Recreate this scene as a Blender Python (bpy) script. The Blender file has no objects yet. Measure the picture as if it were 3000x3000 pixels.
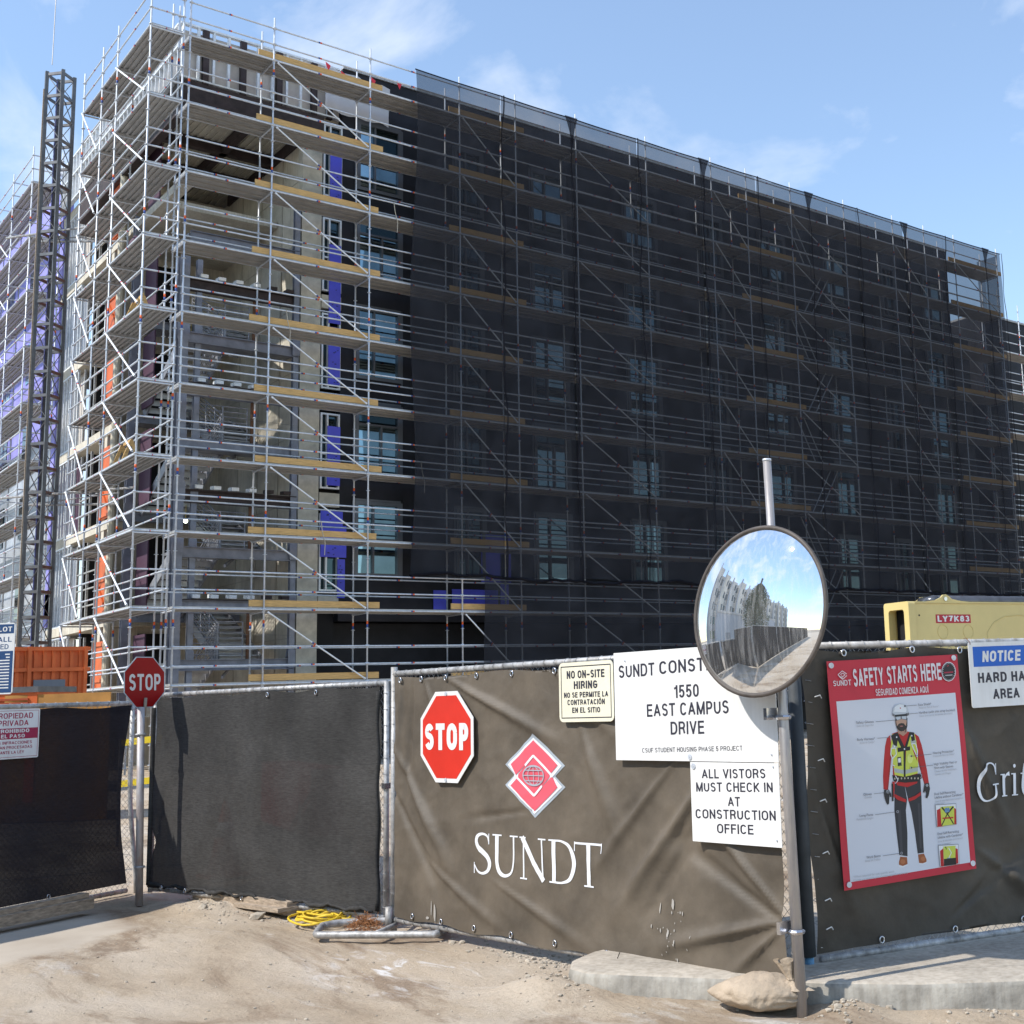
import bpy, math, random
from mathutils import Vector, Matrix, noise
R = math.radians
random.seed(7)
sc = bpy.context.scene
col = sc.collection

# ---------------------------------------------------------------- camera
EYE = 1.6
cam_d = bpy.data.cameras.new('camera'); cam = bpy.data.objects.new('camera', cam_d); col.objects.link(cam)
yaw, pit, rol = R(49.11303), R(9.05704), R(-2.20338)
fw = Vector((math.cos(yaw)*math.cos(pit), math.sin(yaw)*math.cos(pit), math.sin(pit)))
rt = Vector((math.sin(yaw), -math.cos(yaw), 0)); up = rt.cross(fw)
r2 = rt*math.cos(rol)+up*math.sin(rol); u2 = -rt*math.sin(rol)+up*math.cos(rol)
cam.matrix_world = Matrix(((r2.x, u2.x, -fw.x, 0), (r2.y, u2.y, -fw.y, 0), (r2.z, u2.z, -fw.z, EYE), (0, 0, 0, 1)))
cam_d.sensor_width = 36; cam_d.lens = 3698.91/3000*36
cam_d.shift_x = (1500-2101.33)/3000; cam_d.shift_y = (1435.77-1500)/3000
cam_d.clip_start = 0.1; cam_d.clip_end = 3000
sc.camera = cam

# ---------------------------------------------------------------- light
SUN = Vector((-0.93, 0.2, 1.0)).normalized()
sun_d = bpy.data.lights.new('sun', 'SUN'); sun = bpy.data.objects.new('sun', sun_d); col.objects.link(sun)
sun_d.energy = 3.3; sun_d.angle = R(0.9); sun_d.color = (1, .94, .85)
sun.rotation_euler = SUN.to_track_quat('Z', 'Y').to_euler()
w = bpy.data.worlds.new('World'); sc.world = w; w.use_nodes = True
nt = w.node_tree; N = nt.nodes; L = nt.links; N.clear()
sky = N.new('ShaderNodeTexSky'); sky.sky_type = 'NISHITA'; sky.sun_disc = False
sky.sun_elevation = math.asin(SUN.z); sky.sun_rotation = math.atan2(SUN.x, SUN.y)
sky.air_density = 1.3; sky.dust_density = 0.0; sky.ozone_density = 4.0
tc = N.new('ShaderNodeTexCoord')
mp = N.new('ShaderNodeMapping'); mp.inputs['Scale'].default_value = (1, 1, 1.7); mp.inputs['Location'].default_value = (15.07, 7.81, 5.5); mp.inputs['Rotation'].default_value = (0.3, 0.2, 0.9)
n1 = N.new('ShaderNodeTexNoise'); n1.inputs['Scale'].default_value = 4.6; n1.inputs['Detail'].default_value = 9; n1.inputs['Roughness'].default_value = .56; n1.inputs['Distortion'].default_value = .35
cr = N.new('ShaderNodeValToRGB'); cr.color_ramp.elements[0].position = .51; cr.color_ramp.elements[1].position = .74
cr.color_ramp.elements[0].color = (.1, .1, .1, 1); cr.color_ramp.elements[1].color = (.92, .92, .92, 1)
cloud = N.new('ShaderNodeRGB'); cloud.outputs[0].default_value = (4.5, 4.85, 5.4, 1)
mx = N.new('ShaderNodeMix'); mx.data_type = 'RGBA'
bg = N.new('ShaderNodeBackground'); bg.inputs[1].default_value = .15
out = N.new('ShaderNodeOutputWorld')
L.new(tc.outputs['Generated'], mp.inputs[0]); L.new(mp.outputs[0], n1.inputs['Vector']); L.new(n1.outputs['Fac'], cr.inputs[0])
L.new(cr.outputs[0], mx.inputs['Factor']); L.new(sky.outputs[0], mx.inputs['A']); L.new(cloud.outputs[0], mx.inputs['B'])
L.new(mx.outputs['Result'], bg.inputs[0]); L.new(bg.outputs[0], out.inputs[0])
sc.view_settings.view_transform = 'Standard'; sc.view_settings.look = 'None'
sc.view_settings.exposure = 0.62; sc.view_settings.gamma = 1.0; sc.view_settings.use_curve_mapping = False
sc.cycles.use_denoising = True; sc.cycles.max_bounces = 8; sc.cycles.transparent_max_bounces = 24
sc.cycles.diffuse_bounces = 3; sc.cycles.glossy_bounces = 3; sc.cycles.sample_clamp_indirect = 4
sc.cycles.caustics_reflective = False; sc.cycles.caustics_refractive = False

# ---------------------------------------------------------------- materials
MATS = {}
def mat(name, base, rough=.6, metal=0, noise_amt=0, scale=8, bump=0, bscale=40, c2=None, spec=.5, stretch=(1, 1, 1), alpha=1, trans=0, streak=0, bdist=.01):
    if name in MATS: return MATS[name]
    m = bpy.data.materials.new(name); m.use_nodes = True; t = m.node_tree; n = t.nodes; l = t.links
    b = n['Principled BSDF']; b.inputs['Base Color'].default_value = (*base, 1); b.inputs['Roughness'].default_value = rough
    b.inputs['Metallic'].default_value = metal; b.inputs['Specular IOR Level'].default_value = spec
    b.inputs['Alpha'].default_value = alpha
    g = n.new('ShaderNodeNewGeometry'); mpn = n.new('ShaderNodeMapping'); mpn.inputs['Scale'].default_value = stretch
    l.new(g.outputs['Position'], mpn.inputs[0])
    if noise_amt or c2:
        nn = n.new('ShaderNodeTexNoise'); nn.inputs['Scale'].default_value = scale; nn.inputs['Detail'].default_value = 8; nn.inputs['Roughness'].default_value = .62
        l.new(mpn.outputs[0], nn.inputs['Vector'])
        r = n.new('ShaderNodeValToRGB'); r.color_ramp.elements[0].position = .32; r.color_ramp.elements[1].position = .68
        d = c2 if c2 else tuple(c*(1-noise_amt) for c in base)
        r.color_ramp.elements[0].color = (*d, 1); r.color_ramp.elements[1].color = (*[min(1, c*(1+noise_amt*.5)) for c in base], 1)
        l.new(nn.outputs['Fac'], r.inputs[0]); l.new(r.outputs[0], b.inputs['Base Color'])
        if streak:
            n3 = n.new('ShaderNodeTexNoise'); n3.inputs['Scale'].default_value = 3; n3.inputs['Detail'].default_value = 4
            m3 = n.new('ShaderNodeMapping'); m3.inputs['Scale'].default_value = (9, 9, .35)
            l.new(g.outputs['Position'], m3.inputs[0]); l.new(m3.outputs[0], n3.inputs['Vector'])
            x = n.new('ShaderNodeMix'); x.data_type = 'RGBA'; x.blend_type = 'MULTIPLY'; x.inputs['Factor'].default_value = streak
            r3 = n.new('ShaderNodeValToRGB'); r3.color_ramp.elements[0].position = .35; r3.color_ramp.elements[1].position = .6
            r3.color_ramp.elements[0].color = (.45, .4, .34, 1)
            l.new(n3.outputs['Fac'], r3.inputs[0]); l.new(r.outputs[0], x.inputs['A']); l.new(r3.outputs[0], x.inputs['B']); l.new(x.outputs['Result'], b.inputs['Base Color'])
    if bump:
        nb = n.new('ShaderNodeTexNoise'); nb.inputs['Scale'].default_value = bscale; nb.inputs['Detail'].default_value = 6
        l.new(mpn.outputs[0], nb.inputs['Vector'])
        bp = n.new('ShaderNodeBump'); bp.inputs['Strength'].default_value = bump; bp.inputs['Distance'].default_value = bdist
        l.new(nb.outputs['Fac'], bp.inputs['Height']); l.new(bp.outputs[0], b.inputs['Normal'])
    MATS[name] = m; return m

def mesh_fabric(name, base, opacity, oscale=90, var=.12, transl=.25):
    m = bpy.data.materials.new(name); m.use_nodes = True; t = m.node_tree; n = t.nodes; l = t.links; n.clear()
    o = n.new('ShaderNodeOutputMaterial'); tr = n.new('ShaderNodeBsdfTransparent'); di = n.new('ShaderNodeBsdfDiffuse'); tl = n.new('ShaderNodeBsdfTranslucent')
    di.inputs[0].default_value = (*base, 1); tl.inputs[0].default_value = (*base, 1)
    a = n.new('ShaderNodeMixShader'); a.inputs[0].default_value = transl; b = n.new('ShaderNodeMixShader')
    g = n.new('ShaderNodeNewGeometry'); mpn = n.new('ShaderNodeMapping'); mpn.inputs['Scale'].default_value = (1, 1, 5)
    nn = n.new('ShaderNodeTexNoise'); nn.inputs['Scale'].default_value = oscale; nn.inputs['Detail'].default_value = 3
    n2 = n.new('ShaderNodeTexNoise'); n2.inputs['Scale'].default_value = 1.7; n2.inputs['Detail'].default_value = 5
    md = n.new('ShaderNodeMath'); md.operation = 'MULTIPLY_ADD'; md.inputs[1].default_value = var*2; md.inputs[2].default_value = opacity-var*1.5
    ad = n.new('ShaderNodeMath'); ad.operation = 'MULTIPLY_ADD'; ad.inputs[1].default_value = var; ad.use_clamp = True
    l.new(g.outputs['Position'], mpn.inputs[0]); l.new(mpn.outputs[0], nn.inputs['Vector']); l.new(g.outputs['Position'], n2.inputs['Vector'])
    l.new(nn.outputs['Fac'], md.inputs[0]); l.new(n2.outputs['Fac'], ad.inputs[0]); l.new(md.outputs[0], ad.inputs[2])
    rr = n.new('ShaderNodeValToRGB'); rr.color_ramp.elements[0].position = .3; rr.color_ramp.elements[1].position = .75
    rr.color_ramp.elements[0].color = (*[c*.75 for c in base], 1); rr.color_ramp.elements[1].color = (*[c*1.35 for c in base], 1)
    l.new(n2.outputs['Fac'], rr.inputs[0])
    m4 = n.new('ShaderNodeMapping'); m4.inputs['Scale'].default_value = (1, 1, 9); n4 = n.new('ShaderNodeTexNoise'); n4.inputs['Scale'].default_value = 14; n4.inputs['Detail'].default_value = 8; n4.inputs['Roughness'].default_value = .75
    r4 = n.new('ShaderNodeValToRGB'); r4.color_ramp.elements[0].position = .35; r4.color_ramp.elements[0].color = (.62, .62, .62, 1); r4.color_ramp.elements[1].position = .66; r4.color_ramp.elements[1].color = (1.3, 1.3, 1.3, 1)
    x4 = n.new('ShaderNodeMix'); x4.data_type = 'RGBA'; x4.blend_type = 'MULTIPLY'; x4.inputs['Factor'].default_value = .9
    l.new(g.outputs['Position'], m4.inputs[0]); l.new(m4.outputs[0], n4.inputs['Vector']); l.new(n4.outputs['Fac'], r4.inputs[0]); l.new(rr.outputs[0], x4.inputs['A']); l.new(r4.outputs[0], x4.inputs['B']); l.new(x4.outputs['Result'], di.inputs[0])
    l.new(di.outputs[0], a.inputs[1]); l.new(tl.outputs[0], a.inputs[2]); l.new(ad.outputs[0], b.inputs[0])
    l.new(tr.outputs[0], b.inputs[1]); l.new(a.outputs[0], b.inputs[2]); l.new(b.outputs[0], o.inputs[0])
    MATS[name] = m; return m

galv = mat('galvanised', (.62, .66, .72), .45, .3, .18, 9)
galv2 = mat('galvanised_weathered', (.5, .5, .5), .55, .35, .45, 14, bump=.15, bscale=60, streak=.5)
orange_b = mat('band_orange', (.75, .12, .02), .5); blue_b = mat('band_blue', (.03, .08, .3), .5)
deckm = mat('deck_metal', (.46, .455, .44), .5, .3, .15, 3)
wood = mat('plank_wood', (.62, .39, .15), .75, 0, .35, 6, stretch=(.6, .6, 9), bump=.1)
wood_old = mat('timber_old', (.4, .32, .24), .85, 0, .5, 7, stretch=(2, 2, 9), bump=.3)
barrier = mat('weather_barrier', (.018, .019, .026), .62, 0, .5, 1.1, bump=.05, bscale=3, spec=.3)
conc = mat('concrete', (.62, .58, .49), .9, 0, .22, 1.6, bump=.25, bscale=25, streak=.3)
conc_light = mat('concrete_pale', (.55, .52, .44), .9, 0, .25, 3, bump=.2, bscale=30)
primer = mat('steel_primer', (.23, .245, .3), .5, .1, .3, 3)
brownst = mat('steel_brown', (.045, .03, .03), .7, 0, .5, 4)
stair_m = mat('stair_steel', (.3, .31, .35), .45, .3, .3, 5)
tread_m = mat('stair_tread', (.55, .58, .62), .45, .3, .2, 5)
purple = mat('sheathing_blue', (.1, .11, .74), .6, 0, .2, 1.2)
lilac = mat('sheathing_lilac', (.3, .29, .72), .6, 0, .25, .8)
silver = mat('sheathing_silver', (.42, .46, .53), .45, .1, .5, .5)
stud = mat('steel_stud', (.78, .82, .86), .5, .1, .2, 8)
gyp = mat('gypsum_board', (.56, .52, .48), .9, 0, .12, 3)
frame_m = mat('window_frame', (.12, .125, .14), .4, .5)
frame_l = mat('window_frame_light', (.72, .74, .76), .4, .2)
black = mat('black', (.006, .006, .008), .8)
orange = mat('orange_paint', (.62, .12, .02), .55, 0, .2, 2)
ochre = mat('ochre_plywood', (.42, .2, .045), .75, 0, .3, 2)
cream = mat('cream_pvc', (.66, .6, .47), .6)
maroon = mat('maroon_panel', (.07, .03, .06), .7)
vinyl = mat('banner_vinyl', (.122, .1, .075), .62, 0, .38, 2.2, bump=.55, bscale=5, spec=.45, bdist=.02)
vinyl2 = mat('banner_vinyl_dark', (.075, .064, .05), .6, 0, .38, 2.4, bump=.55, bscale=6, spec=.4, bdist=.02)
printw = mat('print_white', (.74, .76, .8), .6); printg = mat('print_grey', (.36, .41, .46), .6); printr = mat('print_red', (.68, .1, .14), .6)
signw = mat('sign_white', (.78, .78, .77), .45, 0, .09, 2.5, streak=.12); signc = mat('sign_cream', (.78, .74, .58), .45, 0, .12, 4)
ink = mat('sign_ink', (.03, .03, .045), .5); signred = mat('sign_red', (.62, .035, .02), .4, 0, .12, 3); dredsign = mat('sign_red_aged', (.26, .004, .004), .5, 0, .1, 4, spec=.15)
posterred = mat('poster_red', (.52, .02, .045), .45); maroon_ink = mat('ink_maroon', (.36, .02, .07), .5)
navy = mat('sign_navy', (.015, .06, .17), .45); blue = mat('sign_blue', (.005, .11, .5), .45)
greyink = mat('ink_grey', (.35, .35, .36), .6)
yellow = mat('machine_yellow', (.68, .54, .22), .38, 0, .1, 1.5); steeld = mat('dark_steel', (.15, .15, .155), .45, .4, .3, 5)
rubber = mat('rubber', (.015, .015, .016), .6); chrome = mat('chrome', (.6, .6, .62), .2, .9)
bagm = mat('sandbag_cloth', (.43, .345, .255), .9, 0, .25, 5, bump=.8, bscale=45)
ropem = mat('yellow_rope', (.72, .5, .03), .6, 0, .3, 30)
polem = mat('painted_pole', (.5, .51, .53), .5, .25, c2=(.36, .27, .23), scale=4, stretch=(3, 3, 1.2), bump=.15, bscale=30)
polem2 = mat('mirror_pole', (.5, .47, .44), .45, .45, c2=(.34, .33, .35), scale=6, stretch=(6, 6, .9), bump=.15, bscale=30, streak=.3)
plastic = mat('plastic_film', (.7, .7, .72), .35, alpha=.75)
husk = mat('coir', (.3, .13, .05), .9)
rubble = mat('rubble', (.46, .4, .32), .95, 0, .4, 30)
glass = mat('window_glass', (.29, .4, .45), .05, 1, .3, .9)
glass_dk = mat('window_glass_dark', (.05, .075, .085), .06, .9)
net_m = mesh_fabric('debris_net', (.043, .046, .056), .67, 60, .06, .3)
seam_m = mesh_fabric('debris_net_fold', (.02, .02, .026), .85, 60, .05, .2)
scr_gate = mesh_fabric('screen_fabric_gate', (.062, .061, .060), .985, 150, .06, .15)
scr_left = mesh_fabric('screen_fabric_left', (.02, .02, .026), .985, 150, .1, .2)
PAL = {}
def flat(r, g, b, rough=.5):
    k = (r, g, b)
    if k not in PAL: PAL[k] = mat('print_%d' % len(PAL), k, rough)
    return PAL[k]

# ---------------------------------------------------------------- mesh helpers
class MB:
    def __init__(s): s.v = []; s.f = []; s.m = []
    def add(s, vs, fs, mi=0):
        o = len(s.v); s.v += [tuple(v) for v in vs]; s.f += [tuple(i+o for i in f) for f in fs]; s.m += [mi]*len(fs); return s
    def box(s, a, b, mi=0, M=None):
        x0, y0, z0 = a; x1, y1, z1 = b
        vs = [Vector(p) for p in ((x0,y0,z0),(x1,y0,z0),(x1,y1,z0),(x0,y1,z0),(x0,y0,z1),(x1,y0,z1),(x1,y1,z1),(x0,y1,z1))]
        if M: vs = [M @ v for v in vs]
        return s.add(vs, [(0,3,2,1),(4,5,6,7),(0,1,5,4),(1,2,6,5),(2,3,7,6),(3,0,4,7)], mi)
    def beam(s, p, q, wd, ht, mi=0, upv=(0,0,1)):          # box bar from p to q
        p = Vector(p); q = Vector(q); d = (q-p).normalized(); sd = d.cross(Vector(upv))
        if sd.length < 1e-4: sd = d.cross(Vector((0,1,0)))
        sd.normalize(); u = sd.cross(d)
        vs = [c+sd*(a*wd/2)+u*(b*ht/2) for c in (p, q) for a, b in ((-1,-1),(1,-1),(1,1),(-1,1))]
        return s.add(vs, [(0,1,2,3),(7,6,5,4),(0,4,5,1),(1,5,6,2),(2,6,7,3),(3,7,4,0)], mi)
    def path(s, pts, r, n=8, mi=0, closed=False, caps=True):
        pts = [Vector(p) for p in pts]; k = len(pts); rs = r if isinstance(r, (list, tuple)) else [r]*k
        base = len(s.v); prev = None
        for i, p in enumerate(pts):
            if closed: d = pts[(i+1) % k]-pts[i-1]
            else: d = pts[min(i+1, k-1)]-pts[max(i-1, 0)]
            d.normalize()
            if prev is None: a = d.orthogonal().normalized()
            else:
                a = prev-d*prev.dot(d); a = a.normalized() if a.length > 1e-5 else d.orthogonal().normalized()
            prev = a; b = d.cross(a)
            for j in range(n):
                t = 2*math.pi*j/n; s.v.append(tuple(p+(a*math.cos(t)+b*math.sin(t))*rs[i]))
        for i in range(k if closed else k-1):
            for j in range(n):
                i2 = (i+1) % k; s.f.append((base+i*n+j, base+i*n+(j+1) % n, base+i2*n+(j+1) % n, base+i2*n+j)); s.m.append(mi)
        if caps and not closed:
            s.f.append(tuple(base+j for j in range(n))[::-1]); s.m.append(mi)
            s.f.append(tuple(base+(k-1)*n+j for j in range(n))); s.m.append(mi)
        return s
    def tube(s, p, q, r, n=8, mi=0): return s.path([p, q], r, n, mi)
    def poly(s, pts, thick=0, nrm=None, mi=0):             # flat polygon, optionally extruded along nrm
        k = len(pts); pts = [Vector(p) for p in pts]
        if not thick: return s.add(pts, [tuple(range(k))], mi)
        t = Vector(nrm)*thick
        return s.add(pts+[p-t for p in pts], [tuple(range(k)), tuple(range(2*k-1, k-1, -1))]+[(i, k+i, k+(i+1) % k, (i+1) % k) for i in range(k)], mi)
    def build(s, name, mats, parent=None, smooth=False):
        me = bpy.data.meshes.new(name); me.from_pydata(s.v, [], s.f)
        for m in (mats if isinstance(mats, (list, tuple)) else [mats]): me.materials.append(m)
        me.polygons.foreach_set('material_index', s.m)
        if smooth: me.polygons.foreach_set('use_smooth', [True]*len(s.f))
        me.update()
        o = bpy.data.objects.new(name, me); col.objects.link(o); attach(o, parent); return o
def attach(o, parent):
    if parent:
        o.parent = parent
        pm = parent.get('_m'); o.matrix_parent_inverse = WM[parent.name].inverted() if parent.name in WM else Matrix()
        WM[o.name] = o.matrix_basis.copy()
    else: WM[o.name] = o.matrix_basis.copy()
WM = {}
def thing(name, loc, label, cat, group=None):
    o = bpy.data.objects.new(name, None); col.objects.link(o); o.location = loc; o.empty_display_size = .3
    WM[o.name] = Matrix.Translation(Vector(loc)); o['label'] = label; o['category'] = cat
    if group: o['group'] = group
    return o
def tag(o, label=None, cat=None, group=None, kind=None):
    if label: o['label'] = label
    if cat: o['category'] = cat
    if group: o['group'] = group
    if kind: o['kind'] = kind
    return o
def inst(name, me, M, parent):
    o = bpy.data.objects.new(name, me); col.objects.link(o); o.matrix_basis = M; attach(o, parent); return o
def along(p, q, r, upv=Vector((0,0,1))):                   # matrix that lays a unit z-piece from p to q
    p = Vector(p); q = Vector(q); d = q-p; ln = d.length; z = d/ln
    x = upv.cross(z)
    if x.length < 1e-4: x = Vector((1,0,0))
    x.normalize(); y = z.cross(x)
    rx, ry = r if isinstance(r, tuple) else (r, r)
    return Matrix(((x.x*rx, y.x*ry, z.x*ln, p.x), (x.y*rx, y.y*ry, z.y*ln, p.y), (x.z*rx, y.z*ry, z.z*ln, p.z), (0,0,0,1)))
def mesh_of(mb, name, mats, smooth=False):
    o = mb.build(name, mats, None, smooth); me = o.data; bpy.data.objects.remove(o); return me

# unit tube with end fittings and colour bands
def unit_tube(bands, fit=1.7, frac=.018):
    mb = MB(); segs = [(0, frac, fit, 0), (frac, 1-frac, 1, 0), (1-frac, 1, fit, 0)]
    if bands: segs = [(0, frac, fit, 0), (frac, .445, 1, 0), (.445, .463, 1.05, 2), (.463, .481, 1.05, 1), (.481, 1-frac, 1, 0), (1-frac, 1, fit, 0)]
    for a, b, rr, mi in segs:
        n = 6; vs = [(rr*math.cos(2*math.pi*j/n), rr*math.sin(2*math.pi*j/n), z) for z in (a, b) for j in range(n)]
        mb.add(vs, [(j, (j+1) % n, n+(j+1) % n, n+j) for j in range(n)], mi)
        if rr > 1.3: mb.add(vs[:n], [tuple(range(n))[::-1]], mi); mb.add(vs[n:], [tuple(range(n))], mi)
    return mb
T_PLAIN = mesh_of(unit_tube(False), 'tube', [galv, orange_b, blue_b], True)
T_BAND = mesh_of(unit_tube(True), 'tube_banded', [galv, orange_b, blue_b], True)
white_g = mat('galvanised_bright', (.82, .85, .88), .6, .1, .1, 9)
T_BRACE = mesh_of(unit_tube(True, 1.3), 'brace_tube', [white_g, orange_b, blue_b], True)
def standard_mesh(z0, z1, seed=0):
    rnd = random.Random(seed); mb = MB(); mb.tube((0,0,z0), (0,0,z1), .0245, 8)
    z = z0+.17
    while z < z1-.1:
        n = 8; vs = [(.058*math.cos(2*math.pi*j/n), .058*math.sin(2*math.pi*j/n), z+h) for h in (-.006, .006) for j in range(n)]
        mb.add(vs, [tuple(range(n))[::-1], tuple(range(n, 2*n))]+[(j, (j+1) % n, n+(j+1) % n, n+j) for j in range(n)]); z += .5
    z = 3.8
    while z < z1-1:
        mb.path([(0,0,z), (0,0,z+.09)], .0275, 8, 2); mb.path([(0,0,z+.09), (0,0,z+.18)], .0275, 8, 1); z += rnd.choice((3, 4, 3))
    return mesh_of(mb, 'standard', [galv, orange_b, blue_b], True)
ST = [standard_mesh(.1, 21.6, i) for i in range(3)]
# deck plank: unit channel, x in +-.5, z 0..1, open underneath
mb = MB()
mb.box((-.5, -.0, 0), (.5, .2, 1)); mb.box((-.5, -1, 0), (-.38, 0, 1)); mb.box((.38, -1, 0), (.5, 0, 1)); mb.box((-.1, -.7, 0), (.1, 0, 1)); mb.box((-.44, -.9, .0), (.44, -.02, .02)); mb.box((-.44, -.9, .98), (.44, -.02, 1))
PLANK = mesh_of(mb, 'deck_plank', deckm)
mb = MB(); mb.box((-.5, -.5, 0), (.5, .5, 1)); BOARD = mesh_of(mb, 'toe_board', wood)

# ================================================================ ground
def gmat():
    m = bpy.data.materials.new('site_ground'); m.use_nodes = True; t = m.node_tree; n = t.nodes; l = t.links; b = n['Principled BSDF']
    b.inputs['Roughness'].default_value = .95; b.inputs['Specular IOR Level'].default_value = .2
    g = n.new('ShaderNodeNewGeometry')
    def noi(s, d=8, r=.6, st=(1, 1, 1), dist=0):
        mp = n.new('ShaderNodeMapping'); mp.inputs['Scale'].default_value = st; mp.inputs['Rotation'].default_value = (0, 0, .55)
        x = n.new('ShaderNodeTexNoise'); x.inputs['Scale'].default_value = s; x.inputs['Detail'].default_value = d; x.inputs['Roughness'].default_value = r; x.inputs['Distortion'].default_value = dist
        l.new(g.outputs['Position'], mp.inputs[0]); l.new(mp.outputs[0], x.inputs['Vector']); return x.outputs['Fac']
    def ramp(f, *st):
        r = n.new('ShaderNodeValToRGB'); e = r.color_ramp.elements
        while len(e) < len(st): e.new(.5)
        for q, (p, c) in zip(e, st): q.position = p; q.color = (*c, 1)
        l.new(f, r.inputs[0]); return r.outputs[0]
    def mix(f, a, c, mode='MIX', k=None):
        x = n.new('ShaderNodeMix'); x.data_type = 'RGBA'; x.blend_type = mode
        if k is not None: x.inputs['Factor'].default_value = k
        else: l.new(f, x.inputs['Factor'])
        l.new(a, x.inputs['A']); l.new(c, x.inputs['B']); return x.outputs['Result']
    base = ramp(noi(.9, 10, .62, (1, .45, 1), .4), (.3, (.32, .245, .17)), (.45, (.45, .365, .27)), (.6, (.53, .45, .355)), (.78, (.58, .51, .43)))
    dust = ramp(noi(1.6, 9, .68, (1, .3, 1), .8), (.56, (0, 0, 0)), (.68, (1, 1, 1)))
    c = mix(dust, base, ramp(noi(30, 4), (.3, (.5, .45, .39)), (.7, (.64, .6, .54))))
    dk = ramp(noi(1.25, 10, .7, (.8, .35, 1), 1.2), (.38, (1, 1, 1)), (.48, (0, 0, 0)))
    dkh = n.new('ShaderNodeMath'); dkh.operation = 'MULTIPLY'; dkh.inputs[1].default_value = .72; l.new(dk, dkh.inputs[0])
    c = mix(dkh.outputs[0], c, ramp(noi(40, 4), (.3, (.17, .115, .075)), (.7, (.27, .19, .125))))
    fine = ramp(noi(48, 9, .82), (.3, (.5, .5, .5)), (.46, (1, 1, 1)), (.7, (1.2, 1.2, 1.2)))
    c = mix(None, c, fine, 'MULTIPLY', .8)
    # trowelled concrete apron near the left gate
    sx = n.new('ShaderNodeSeparateXYZ'); l.new(g.outputs['Position'], sx.inputs[0])
    def ma(op, a, b2):
        q = n.new('ShaderNodeMath'); q.operation = op
        for i, v in enumerate((a, b2)):
            if isinstance(v, (int, float)): q.inputs[i].default_value = v
            else: l.new(v, q.inputs[i])
        return q
    d1 = ma('ADD', ma('MULTIPLY', sx.outputs['X'], -.55).outputs[0], ma('MULTIPLY', sx.outputs['Y'], .83).outputs[0])
    d2 = ma('ADD', d1.outputs[0], ma('MULTIPLY', noi(3, 6), .7).outputs[0])
    mr = n.new('ShaderNodeMapRange'); mr.inputs[1].default_value = 7.25; mr.inputs[2].default_value = 7.5; l.new(d2.outputs[0], mr.inputs[0])
    mr2 = n.new('ShaderNodeMapRange'); mr2.inputs[1].default_value = 3.5; mr2.inputs[2].default_value = 3.2; l.new(ma('ADD', sx.outputs['X'], ma('MULTIPLY', noi(2, 5), .5).outputs[0]).outputs[0], mr2.inputs[0])
    f = ma('MULTIPLY', mr.outputs[0], mr2.outputs[0])
    cc = ramp(noi(1.4, 8), (.3, (.42, .36, .29)), (.7, (.52, .46, .38)))
    c = mix(f.outputs[0], c, cc)
    vd = n.new('ShaderNodeVectorMath'); vd.operation = 'DISTANCE'; vd.inputs[1].default_value = (3.75, 7.55, 0)
    ms_ = n.new('ShaderNodeMapping'); ms_.inputs['Scale'].default_value = (1.3, .75, 1); ms_.inputs['Location'].default_value = (-1.125, 1.89, 0); l.new(g.outputs['Position'], ms_.inputs[0]); l.new(ms_.outputs[0], vd.inputs[0])
    mk = n.new('ShaderNodeMapRange'); mk.inputs[1].default_value = .8; mk.inputs[2].default_value = .1; l.new(vd.outputs['Value'], mk.inputs[0])
    wk = ma('MULTIPLY', mk.outputs[0], ramp(noi(7, 9, .75, (1, .25, 1), 1), (.54, (0, 0, 0)), (.62, (1, 1, 1)))); rgb = n.new('ShaderNodeRGB'); rgb.outputs[0].default_value = (.72, .7, .68, 1)
    c = mix(wk.outputs[0], c, rgb.outputs[0])
    l.new(c, b.inputs['Base Color'])
    bp = n.new('ShaderNodeBump'); bp.inputs['Distance'].default_value = .02
    bs = ma('MULTIPLY', ma('SUBTRACT', 1.0, f.outputs[0]).outputs[0], .75); bs2 = ma('ADD', bs.outputs[0], .08); l.new(bs2.outputs[0], bp.inputs['Strength'])
    hh = ma('ADD', noi(16, 8, .7, (1, .55, 1)), ma('MULTIPLY', noi(90, 9, .85), .5).outputs[0]); l.new(hh.outputs[0], bp.inputs['Height']); l.new(bp.outputs[0], b.inputs['Normal'])
    return m
GM = gmat()
def gh(x, y):
    a = -.55*x+.83*y
    k = min(1, max(0, (7.3-a)*2)) if x < 3.4 else 1
    h = .014*noise.fractal((x*1.3, y*.8, 0), 1, 2, 5)*1.6+.007*noise.fractal((x*7, y*5, 3), .9, 2, 4)
    h *= .25+.75*k
    # berm of loose soil by the gate post and at the end of the kerb
    h += .07*math.exp(-(((x-3.85)/.28)**2+((y-10.9)/.6)**2))*(.7+.5*noise.noise((x*6, y*6, 0)))
    h += .12*math.exp(-(((x-3.99)/.2)**2+((y-6.2)/.33)**2))
    h += .05*math.exp(-(((x-4.75)/.16)**2+((y-4.62)/.16)**2))+.025*math.exp(-((((x-4.26)*.87+(y-5.63)*.49)/.07)**2))*(y < 6)
    h -= .02
    return h
mb = MB(); xs = [-60, -20, -6, -2]+[0+i*.045 for i in range(0, 178)]+[8.5, 11, 15, 22, 35, 70, 140]; ys = [-60, -20, -4, 1]+[2.6+i*.06 for i in range(0, 175)]+[13.6, 15, 18, 24, 32, 50, 90, 160]
nx, ny = len(xs), len(ys)
for y in ys:
    for x in xs: mb.v.append((x, y, gh(x, y) if -1 < x < 8.2 and 2 < y < 13.2 else -.02))
for j in range(ny-1):
    for i in range(nx-1): mb.f.append((j*nx+i, j*nx+i+1, (j+1)*nx+i+1, (j+1)*nx+i)); mb.m.append(0)
tag(mb.build('ground', GM, None, True), kind='structure')
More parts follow.
